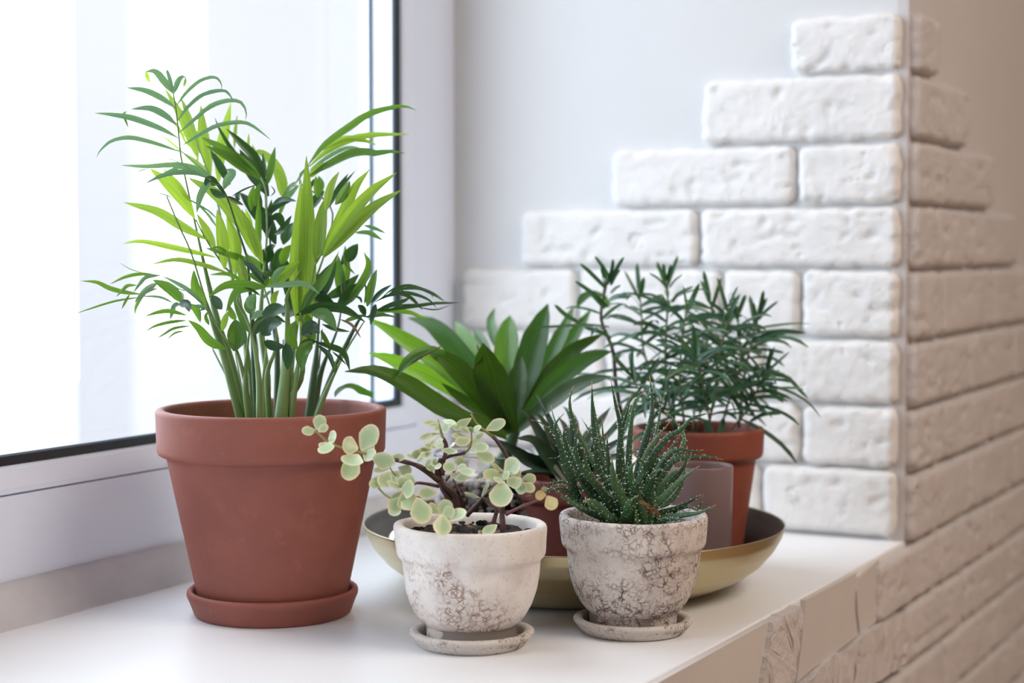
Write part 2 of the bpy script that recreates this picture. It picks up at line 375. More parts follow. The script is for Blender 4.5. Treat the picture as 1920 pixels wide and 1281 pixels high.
# ---- gypsum bricks
def brick_mesh(L, H, T, seed, brk=None, round_=.006):
    """front face in local x (length) / z (height), thickness towards -y; hand-pressed relief"""
    nx = max(6, int(L/.0045)); nz = 16; v = []; f = []; sd = Vector((seed*3.7, seed*1.3, 0))
    for j in range(nz+1):
        for i in range(nx+1):
            x = L*i/nx; z = H*j/nz
            ex = min(x, L-x); ez = min(z, H-z)
            # wobbly outline, rounded corners
            ox = .0022*noise.noise(Vector((z*70, x*8, 1))+sd); oz = .0018*noise.noise(Vector((x*45, z*5, 9))+sd)
            cx = x+ox+(.0 if 0 < i < nx else 0); cz = z+oz
            k = max(0, round_*1.6-ex)/(round_*1.6); q = max(0, round_*1.6-ez)/(round_*1.6)
            if k > 0 and q > 0:
                cx += (1 if x < L/2 else -1)*round_*.45*k*q; cz += (1 if z < H/2 else -1)*round_*.45*k*q
            e = min(ex, ez); edge = 1-math.exp(-max(0, e+.0006)/.0013)
            d = T*(.35+.65*edge)
            d += .0010*noise.noise(Vector((x*22, z*22, 2))+sd)+.0007*noise.noise(Vector((x*110, z*110, 5))+sd)
            pit = noise.noise(Vector((x*44+2*noise.noise(Vector((x*30, z*30, 4))+sd), z*85, 7))+sd)
            if pit > .33: d -= min(.0030, (pit-.33)*.030)
            chip = noise.noise(Vector((x*75, z*75, 12))+sd)
            if e < .008 and chip > .1: d -= (chip-.1)*.008*(1-e/.008)
            v.append((cx, -d, cz))
    F = lambda i, j: j*(nx+1)+i
    for j in range(nz):
        for i in range(nx): f.append((F(i, j), F(i+1, j), F(i+1, j+1), F(i, j+1)))
    # sides back to the wall
    loop = [F(i, 0) for i in range(nx+1)]+[F(nx, j) for j in range(1, nz+1)]+[F(i, nz) for i in range(nx-1, -1, -1)]+[F(0, j) for j in range(nz-1, 0, -1)]
    b = len(v); v += [(v[q][0], .001, v[q][2]) for q in loop]; n = len(loop)
    for i in range(n): f.append((loop[(i+1) % n], loop[i], b+i, b+(i+1) % n))
    return v, f
def brick(parent, m, org, ax, L, H, T, seed):
    v, f = brick_mesh(L, H, T, seed)
    if ax == 'end': v = [(org[0]+a, org[1]+b, org[2]+c) for a, b, c in v]                 # wall facing -y
    else: v = [(org[0]-b, org[1]+a, org[2]+c) for a, b, c in v]                            # wall facing +x
    o = mesh('brick', v, f, m, parent); return o
ZR = [.5614, .4955, .4262, .3573, .2881, .2120, .1403, .0709, -.0040, -.0680, -.1330, -.2000, -.2680, -.3360]
J = .0045
def ex(p, y): return on(p, y, 1, -.011)[0]
rows = [  # joints in the photograph, px, left to right, on the niche end
    (35, 80, [1478, 1696]), (1, 205, [1312, 1696]), (2, 330, [1142, 1492, 1696]), (3, 450, [972, 1309, 1696]),
    (4, 570, [862, 1080, 1352, 1500, 1697]), (5, 690, [856, 1130, 1430, 1697]), (6, 820, [856, 1000, 1250, 1500, 1697]),
    (7, 940, [856, 1110, 1425, 1694])]
ZE = [.560, .4975, .4245, .357, .2895, .2155, .1445, .0765, .0030]
sd = 0
for r, (idx, yp, js) in enumerate(rows):
    za, zb_ = ZE[r], ZE[r+1]
    for a, b in zip(js, js[1:]):
        xa, xb = max(.003, ex(a, yp)), min(W-.004, ex(b, yp)); sd += 1
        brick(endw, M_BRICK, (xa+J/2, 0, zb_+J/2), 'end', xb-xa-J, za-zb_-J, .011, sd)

yend = [.093, .232, .362, .505, .95, .95, .95, .95, .95, .95, .95, .95, .95]
JY = [[], [], [.175], [.25], [.12, .37, .62], [.245, .49, .74], [.13, .38, .62], [.25, .50, .74]]
for r in range(13):
    za, zb_ = ZR[r], ZR[r+1]
    if r < 8: js = [.0035]+JY[r]+[yend[r]]
    elif r == 8: js = [-.122, .118, .36, .60, .84, .95]
    elif r == 9: js = [-.012, .235, .48, .72, .95]
    elif r == 10: js = [-.58, -.335, -.088, .145, .39, .64, .95]
    elif r == 11: js = [-.70, -.46, -.22, .02, .26, .50, .75, .95]
    else: js = [-.58, -.335, -.088, .145, .39, .64, .95]
    if r in (2, 3): js = [.0035, yend[r]] if r == 2 else [.0035, .25, yend[r]]
    for a, b in zip(js, js[1:]):
        sd += 1
        brick(roomw, M_BRICK_SHADE, (W, a+J/2, zb_+J/2), 'room', b-a-J, za-zb_-J, .0115, sd)
# ---- broken tiles and patched slab pieces under the sill edge
def slab(name, poly, x0, x1, m, parent, rough=.0, seed=0, jag=0, bev=.0012):
    """poly: pixel outline on the face plane"""
    P = [on(a, b, 0, x1) for a, b in poly]; Q = []
    for q in P:
        if q.z > -.0085: q.z = -.0012
    for a, b in zip(P, P[1:]+P[:1]):
        n = max(1, int((b-a).length/.004)) if jag else 1
        for k in range(n):
            q = a.lerp(b, k/n)
            if jag: q = q+Vector((0, noise.noise(q*130+Vector((seed, 0, 0)))*jag, noise.noise(q*130+Vector((seed, 9, 0)))*jag))
            Q.append(q)
    bm = bmesh.new(); front = [bm.verts.new(q) for q in Q]; fc = bm.faces.new(front)
    r = bmesh.ops.extrude_face_region(bm, geom=[fc]); vs = [q for q in r['geom'] if isinstance(q, bmesh.types.BMVert)]
    for q in vs: q.co.x = x0
    if rough:
        bm.faces.ensure_lookup_table()
        bmesh.ops.triangulate(bm, faces=[q for q in bm.faces if len(q.verts) > 4])
        for _ in range(2): bmesh.ops.subdivide_edges(bm, edges=[e for e in bm.edges if e.calc_length() > .008], cuts=1)
        for q in bm.verts:
            if q.co.x > x1-.001: q.co.x += rough*noise.noise(q.co*90+Vector((seed, 0, 0)))
    return bmobj(name, bm, m, parent, smooth=False)
BS = bpy.data.objects['wall_below_sill']
M_SLAB = m_paint('greyish_slab', (.62, .58, .56), .7, 60, .15, .05); _t = NT(M_SLAB)
_c = _t.b.inputs['Base Color'].links[0].from_socket; _t.col(_t.mix(_t.ramp(_t.noise(70, 3), [(.70, (0, 0, 0)), (.75, (.8, .8, .8))]), _c, srgb(190, 110, 90)))
slab('slab_piece', [(1180, 1306), (1300, 1242), (1372, 1206), (1446, 1172), (1443, 1190), (1436, 1240), (1420, 1330), (1160, 1400)], .53, .558, M_SLAB, BS, 0, 1)
slab('broken_brick', [(1452, 1168), (1478, 1150), (1496, 1141), (1504, 1146), (1507, 1162), (1500, 1200), (1492, 1260), (1484, 1330), (1420, 1350), (1432, 1281), (1442, 1225)], .53, .563, M_BRICK_SHADE, BS, .0025, 2, .0014)
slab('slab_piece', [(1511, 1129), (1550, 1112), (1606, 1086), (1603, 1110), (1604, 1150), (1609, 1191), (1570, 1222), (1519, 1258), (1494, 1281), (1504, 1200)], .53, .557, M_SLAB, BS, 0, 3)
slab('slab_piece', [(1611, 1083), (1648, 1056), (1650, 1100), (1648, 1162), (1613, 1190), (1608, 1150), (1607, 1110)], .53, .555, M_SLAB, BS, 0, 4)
slab('broken_brick', [(1702, 1148), (1702, 1180), (1702, 1243), (1640, 1283), (1560, 1340), (1480, 1400), (1495, 1300), (1530, 1262), (1566, 1228), (1590, 1222), (1618, 1194), (1660, 1168)], .53, .5615, M_BRICK_SHADE, BS, .003, 5, .0016)
bpy.data.objects['wall_below_sill'].location.x = 0
# ================================================================ what stands outside
def outpx(x, y, D): return px(x, y, D)
def outbox(name, label, pxl, pxr, ytop, ybot, D, depth, m, cat):
    a, b = outpx(pxl, ytop, D), outpx(pxr, ybot, D); c = outpx(pxr, ytop, D)
    bm = bmesh.new(); r = (c-a); r.z = 0; dd = Vector((cF.x, cF.y, 0)).normalized()*depth
    z0, z1 = b.z, max(a.z, c.z)
    base = [a, a+r, a+r+dd, a+dd]
    lo = [bm.verts.new((q.x, q.y, z0)) for q in base]; hi = [bm.verts.new((q.x, q.y, z1)) for q in base]
    bm.faces.new(lo[::-1]); bm.faces.new(hi)
    for k in range(4): bm.faces.new((lo[k], lo[(k+1) % 4], hi[(k+1) % 4], hi[k]))
    o = bmobj(name, bm, m); return tag(o, label, cat)
M_STUC = mat('pale_stucco', (.29, .27, .265), .95)
M_STUC2 = mat('grey_stucco', (.255, .24, .237), .95)
M_ROOF = mat('grey_roof_sheet', (.24, .27, .31), .8)
M_GROUND = mat('grey_ground', (.25, .25, .26), .9)
M_REVEAL = mat('white_outer_render', (.345, .32, .315), .9)
struct(box('wall_outer_reveal', (-.366, -.004, -1.2), (-.062, .30, 2.2), M_REVEAL))
outbox('chimney_stack', 'faint pale chimney stack far outside behind the left part of the window glass', 122, 238, -500, 2600, 9.5, .35, M_STUC2, 'chimney')
v = []; dd = Vector((cF.x, cF.y, 0)).normalized()
oc = ((250, 741), (275, 734), (330, 716), (372, 704), (392, 690), (401, 672), (405, 650), (405, 3000), (250, 3000))
n = len(oc)
for q in oc:
    p0 = outpx(*q, 6.6); v += [p0, p0+dd*.6]
f = [tuple(2*i for i in range(n)), tuple(2*i+1 for i in reversed(range(n)))]+[(2*i+1, (2*i+3) % (2*n), (2*i+2) % (2*n), 2*i) for i in range(n)]
tag(mesh('outbuilding', v, f, M_STUC, smooth=False), 'low pale outbuilding with a sloping top outside, seen just left of the palm stems', 'outbuilding')
struct(box('ground_outside', (-30, -25, -2.9), (-.4, 30, -2.8), M_GROUND))
# ================================================================ pots
def at(p, z=0): return Vector((p[0], p[1], z))
# ---- big terracotta pot
BP = px(512, 1149, 1.5085); BP.z = 0; D_BP = 1.5097
def saucer_mesh(name, r, h, m, loc, base=.82, t=.005, **k):
    o = lathe(name, [(0, .0), (r*base, .0), (r*base+.001, .001), (r-.0015, h*.62), (r, h*.72), (r, h*.94), (r-.0018, h), (r-t, h*.97), (r-t-.001, h*.8), (r*base-.003, .0035), (0, .0035)], m, **k)
    o.location = loc; return o
s1 = saucer_mesh('plant_saucer', .0728, .0225, M_TERRA, BP, .90)
tag(s1, 'round terracotta saucer under the tall palm pot beside the window', 'saucer')
palm = thing('potted_palm', 'large terracotta flowerpot with a tall feathery parlour palm beside the window', 'potted plant', BP+Vector((0, 0, .0036)))
def part(o, root): o.parent = root; o.matrix_parent_inverse = Matrix.Identity(4); return o
pot = lathe('pot', [(0, .0), (.0605, .0), (.0615, .0015), (.0885, .131), (.0895, .1325), (.0955, .1345), (.0965, .137), (.0975, .171), (.0968, .1725), (.0905, .173), (.0895, .171), (.0865, .136), (.0845, .128), (.0835, .125)], M_TERRA, palm, seg=96)
def soil_disc(root, r, z, m, rough=.004, seed=0):
    v = []; f = []; nr, ns = 14, 40
    for i in range(nr+1):
        for k in range(ns):
            a = 2*math.pi*k/ns; q = Vector((r*i/nr*math.cos(a), r*i/nr*math.sin(a), z))
            q.z += rough*noise.noise(q*70+Vector((seed, 0, 0)))+rough*.6*noise.noise(q*200+Vector((seed, 0, 4))); v.append(q)
    for i in range(nr):
        for k in range(ns): f.append((i*ns+k, i*ns+(k+1) % ns, (i+1)*ns+(k+1) % ns, (i+1)*ns+k))
    return mesh('soil', v, f, m, root)
soil_disc(palm, .0875, .146, M_SOIL)
# ---- the two crackled stoneware pots
WP = [(0, 0), (.034, .0), (.0352, .0015), (.0355, .0125), (.0385, .0150), (.0425, .0195), (.0475, .0285), (.0512, .0400), (.0534, .0520), (.0545, .0625), (.0552, .0650), (.0580, .0668), (.0588, .0690), (.0606, .0895), (.0600, .0918), (.0585, .0925), (.0535, .0922), (.0520, .0905), (.0500, .078), (.0485, .060), (.040, .02)]
def white_pot(cx, name, label, m, rootz, s=1.0, tilt=(0, 0)):
    loc = Vector((cx[0], cx[1], 0))
    so = saucer_mesh('plant_saucer', .0490*s, .0125, M_STONE_S, loc, .84, .0075, wob=.0012, seed=cx[0]*50, seg=64)
    root = thing(name, label, 'potted plant', loc+Vector((0, 0, .0038)))
    p = lathe('pot', [(a*s, b) for a, b in WP], m, root, wob=.0016, seed=cx[0]*90, seg=96)
    return so, root
PA = px(884, 1199, 1.3875); PB = px(1187, 1173, 1.436)
sA, rootA = white_pot(PA, 'potted_jade_bush', 'small cream crackled pot in front, with a variegated jade bush of pale round leaves', M_CRACK1, 0)
sB, rootB = white_pot(PB, 'potted_aloe', 'small cream pot with dark brown cracks, holding a spiny white-dotted aloe', M_CRACK2, 0)
tag(sA, 'speckled cream saucer under the front pot with the pale round-leaved jade bush', 'saucer')
tag(sB, 'speckled cream saucer under the pot with the spiny white-dotted aloe', 'saucer')
soil_disc(rootA, .0515, .083, M_SOIL, .005, 3); soil_disc(rootB, .0505, .079, M_SOIL, .003, 6)
lathe('dark_foot', [(.0354, .0015), (.0359, .0122), (.0372, .0136)], M_DARK_FOOT, rootA, wob=.0008); lathe('dark_foot', [(.0354, .0015), (.0359, .0122), (.0372, .0136)], M_DARK_FOOT, rootB, wob=.0008)  # darker band around each pot foot
def chips(root, R0, z, n, seed, mats, smax=.006, name='bark_chip'):
    g = random.Random(seed)
    for i in range(n):
        a = g.uniform(0, 6.283); r = R0*math.sqrt(g.random()); s = g.uniform(.35, 1)*smax
        bm = bmesh.new(); bmesh.ops.create_icosphere(bm, subdivisions=1, radius=s/2)
        e = Matrix.Rotation(g.uniform(0, 3), 3, Vector((g.random(), g.random(), g.random())).normalized())
        sc = Vector((g.uniform(.6, 1.5), g.uniform(.4, 1), g.uniform(.2, .6)))
        for q in bm.verts: q.co = e @ Vector((q.co.x*sc.x, q.co.y*sc.y, q.co.z*sc.z))*(1+.3*noise.noise(q.co*900+Vector((i, 0, 0)))) + Vector((r*math.cos(a), r*math.sin(a), z+s*.15))
        bmobj(name, bm, g.choice(mats), root)
M_CHIP2 = mat('pale_bark', (.22, .13, .07), .85)
chips(rootA, .047, .085, 46, 4, [M_BARK, M_BARK, M_CRUMB, M_CRUMB, M_CRUMB, M_CHIP2], .0085)
chips(rootB, .044, .081, 20, 5, [M_CRUMB, M_BARK])
# ---- brass bowl
def ring_faces(prof, upto, seg):
    return seg*sum(max(1, int(math.hypot(prof[i+1][0]-prof[i][0], prof[i+1][1]-prof[i][1])/.0016)) for i in range(upto))
BW = px(1075, 1093, 1.640); BW.z = 0
BP_ = [(0, .0), (.110, .0), (.124, .0012), (.142, .006), (.159, .0135), (.174, .024), (.186, .038), (.1925, .0495), (.1955, .0590), (.1948, .0596), (.1938, .0590), (.1905, .0500), (.1840, .0390), (.1725, .0256), (.158, .0154), (.141, .008), (.123, .0032), (.11, .002), (0, .002)]
BOWL_IN = ring_faces(BP_, 10, 128)
bowl = lathe('brass_bowl', BP_, M_BRASS, seg=128)
bowl.data.materials.append(M_BRASSIN)
for _p in bowl.data.polygons:
    if _p.normal.length and _p.index >= BOWL_IN: _p.material_index = 1
bowl.location = BW; tag(bowl, 'wide shallow brass bowl that holds the plants standing behind the two cream pots', 'bowl')
# ---- terracotta pot (right), dark pot (middle)
def terra(cx, cy, D, z0, rr, rb, h, hc, m, name, label):
    p = px(cx, cy, D); root = thing(name, label, 'potted plant', (p.x, p.y, z0))
    lathe('pot', [(0, 0), (rb-.001, 0), (rb, .001), (rr*.875, h-hc), (rr*.885, h-hc+.001), (rr*.965, h-hc+.003), (rr*.985, h-hc+.006), (rr, h-.002), (rr-.001, h), (rr-.005, h), (rr-.0065, h-.003), (rr*.8, h-hc-.01)], m, root, seg=80)
    soil_disc(root, rr*.88, h-.012, M_SOIL); return root
rootR = terra(1307, 1080, 1.700, .0075, .0635, .0415, .133, .031, M_TERRA2, 'potted_needle_bush', 'orange terracotta pot of bushy needle-leaved stems standing on the right in the bowl')
rootG = terra(1086, 1100, 1.600, .0022, .0555, .037, .104, .024, M_TERRA3, 'potted_gasteria', 'dark red-brown pot of broad pointed dark green leaves, mostly behind the spiny aloe')
# ---- clear planter with gravel
M_CLEAR = mat('clear_glass', (1, 1, 1), .02); NT(M_CLEAR).b.inputs['Transmission Weight'].default_value = 1
M_FROST = mat('frosted_pink_glass', (.60, .46, .45), .42); NT(M_FROST).b.inputs['Transmission Weight'].default_value = .8
p = px(908, 1050, 1.655)
rootD = thing('potted_dracaena', 'broad-leaved green dracaena in a clear round planter of grey gravel, behind the jade bush', 'potted plant', (p.x, p.y, .0022))
lathe('glass_planter', [(0, 0), (.040, 0), (.044, .002), (.046, .012), (.0475, .118), (.0470, .1195), (.0455, .1195), (.0448, .118), (.0435, .014), (.041, .005), (0, .005)], M_CLEAR, rootD)
M_PEB = [mat('grey_gravel', (.50, .46, .42), .9), mat('white_gravel', (.76, .74, .70), .85), mat('dark_gravel', (.22, .17, .14), .9)]
g = random.Random(11)
bm = bmesh.new(); mi = []
def pebble(bm, c, s, g):
    r = bmesh.ops.create_icosphere(bm, subdivisions=1, radius=s)
    sc = Vector((g.uniform(.7, 1.3), g.uniform(.7, 1.3), g.uniform(.6, 1))); rot = Matrix.Rotation(g.uniform(0, 6), 3, 'Z')
    for q in r['verts']: q.co = rot @ Vector((q.co.x*sc.x, q.co.y*sc.y, q.co.z*sc.z))+c
    return r['verts']
col_of = []
for ring in range(3):
    for i in range(330):
        a = g.uniform(0, 6.283); rr_ = .0415-ring*.004-g.random()*.003; z = g.uniform(.006, .094)
        vs = pebble(bm, Vector((rr_*math.cos(a), rr_*math.sin(a), z)), g.uniform(.0016, .0034), g)
        k = g.choices([0, 1, 2], [5, 3, 2])[0]
        for fc in {q for vv in vs for q in vv.link_faces}: fc.material_index = k
for i in range(420):
    a = g.uniform(0, 6.283); rr_ = .041*math.sqrt(g.random())
    vs = pebble(bm, Vector((rr_*math.cos(a), rr_*math.sin(a), .094+g.uniform(-.002, .002))), g.uniform(.002, .0042), g)
    k = g.choices([0, 1, 2], [5, 3, 1.5])[0]
    for fc in {q for vv in vs for q in vv.link_faces}: fc.material_index = k
o = bmobj('gravel', bm, M_PEB, rootD); o['kind'] = 'stuff'
lathe('soil_core', [(0, .006), (.033, .006), (.034, .09), (0, .09)], M_SOIL, rootD, seg=24)
# ---- frosted tumbler and glass ball
p = px(1310, 1100, 1.595)
cup = lathe('frosted_tumbler', [(0, 0), (.0270, 0), (.0285, .0015), (.0305, .108), (.0303, .1092), (.0292, .1092), (.0287, .108), (.0268, .006), (0, .006)], M_FROST, seg=64)
cup.location = (p.x, p.y, .0075); tag(cup, 'frosted pinkish glass tumbler in the bowl in front of the orange terracotta pot', 'tumbler')
p = px(760, 1010, 1.60)
bm = bmesh.new(); bmesh.ops.create_uvsphere(bm, u_segments=40, v_segments=24, radius=.019)
M_MIRR = mat('silvered_glass', (.8, .82, .85), .06, 1)
ball = bmobj('silvered_ball', bm, M_MIRR, smooth=True); ball.location = (p.x, p.y, .040)
tag(ball, 'small shiny silvered glass ball in the left side of the bowl, behind the pale leaves', 'ornament')
# ================================================================ plants
# Each plant is modelled stem by stem and blade by blade; a blade is a centre line in space with a width.
CROPS = {'A': (160, 110, .1875), 'B': (440, 150, .1875), 'C': (200, 280, .1875), 'D': (460, 290, .1875), 'E': (140, 460, .1875),
         'F': (360, 460, .1875), 'G': (540, 460, .1875), 'H': (370, 580, .1875), 'I': (620, 560, .1875), 'J': (880, 540, .1875),
         'K': (1060, 470, .125), 'L': (1280, 500, .1354), 'M': (1120, 600, .21875), 'P': (700, 770, .140625), 'Q': (930, 700, .140625),
         'R': (1150, 700, .140625), 'Z': (560, 740, .2604), 'Y': (960, 680, .2604), 'X': (0, 0, 1.0), 'N': (640, 506, .3125)}
def parse(line):
    k, *rest = line.split(); ox, oy, sc = CROPS[k]; pts = []; opt = {}
    for r in rest:
        if ',' in r and '=' not in r: a, b = r.split(','); pts.append((ox+float(a)*sc, oy+float(b)*sc))
        elif '=' in r: a, b = r.split('='); opt[a] = float(b) if a not in ('m',) else b
    return pts, opt, sc
def world_line(pts, d0, d1, root=None):
    n = len(pts)
    return [px(x, y, d0+(d1-d0)*(i/(n-1))) for i, (x, y) in enumerate(pts)]
M_PALM_Y = m_leaf('backlit_palm_leaf', (.13, .27, .035), (.42, .62, .06), .36, .5)  # backlight put into a brighter, yellower green
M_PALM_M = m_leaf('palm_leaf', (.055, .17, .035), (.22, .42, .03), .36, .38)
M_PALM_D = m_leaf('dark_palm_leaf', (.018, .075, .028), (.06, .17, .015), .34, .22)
M_PALM_B = m_leaf('glare_palm_leaf', (.17, .33, .21), (.22, .42, .16), .30, .35)  # sky glare put into a paler, bluer green
M_DRY = m_leaf('dry_leaf', (.22, .12, .05), (.2, .1, .04), .6, .2)
M_STEM = mat('pale_green_cane', (.17, .28, .09), .42); M_STEMD = mat('dark_green_cane', (.05, .11, .045), .42); M_STEMB = mat('brown_stem', (.085, .055, .04), .5)
PM = {'y': M_PALM_Y, 'm': M_PALM_M, 'd': M_PALM_D, 'b': M_PALM_B, 'r': M_DRY}
prg = random.Random(21)
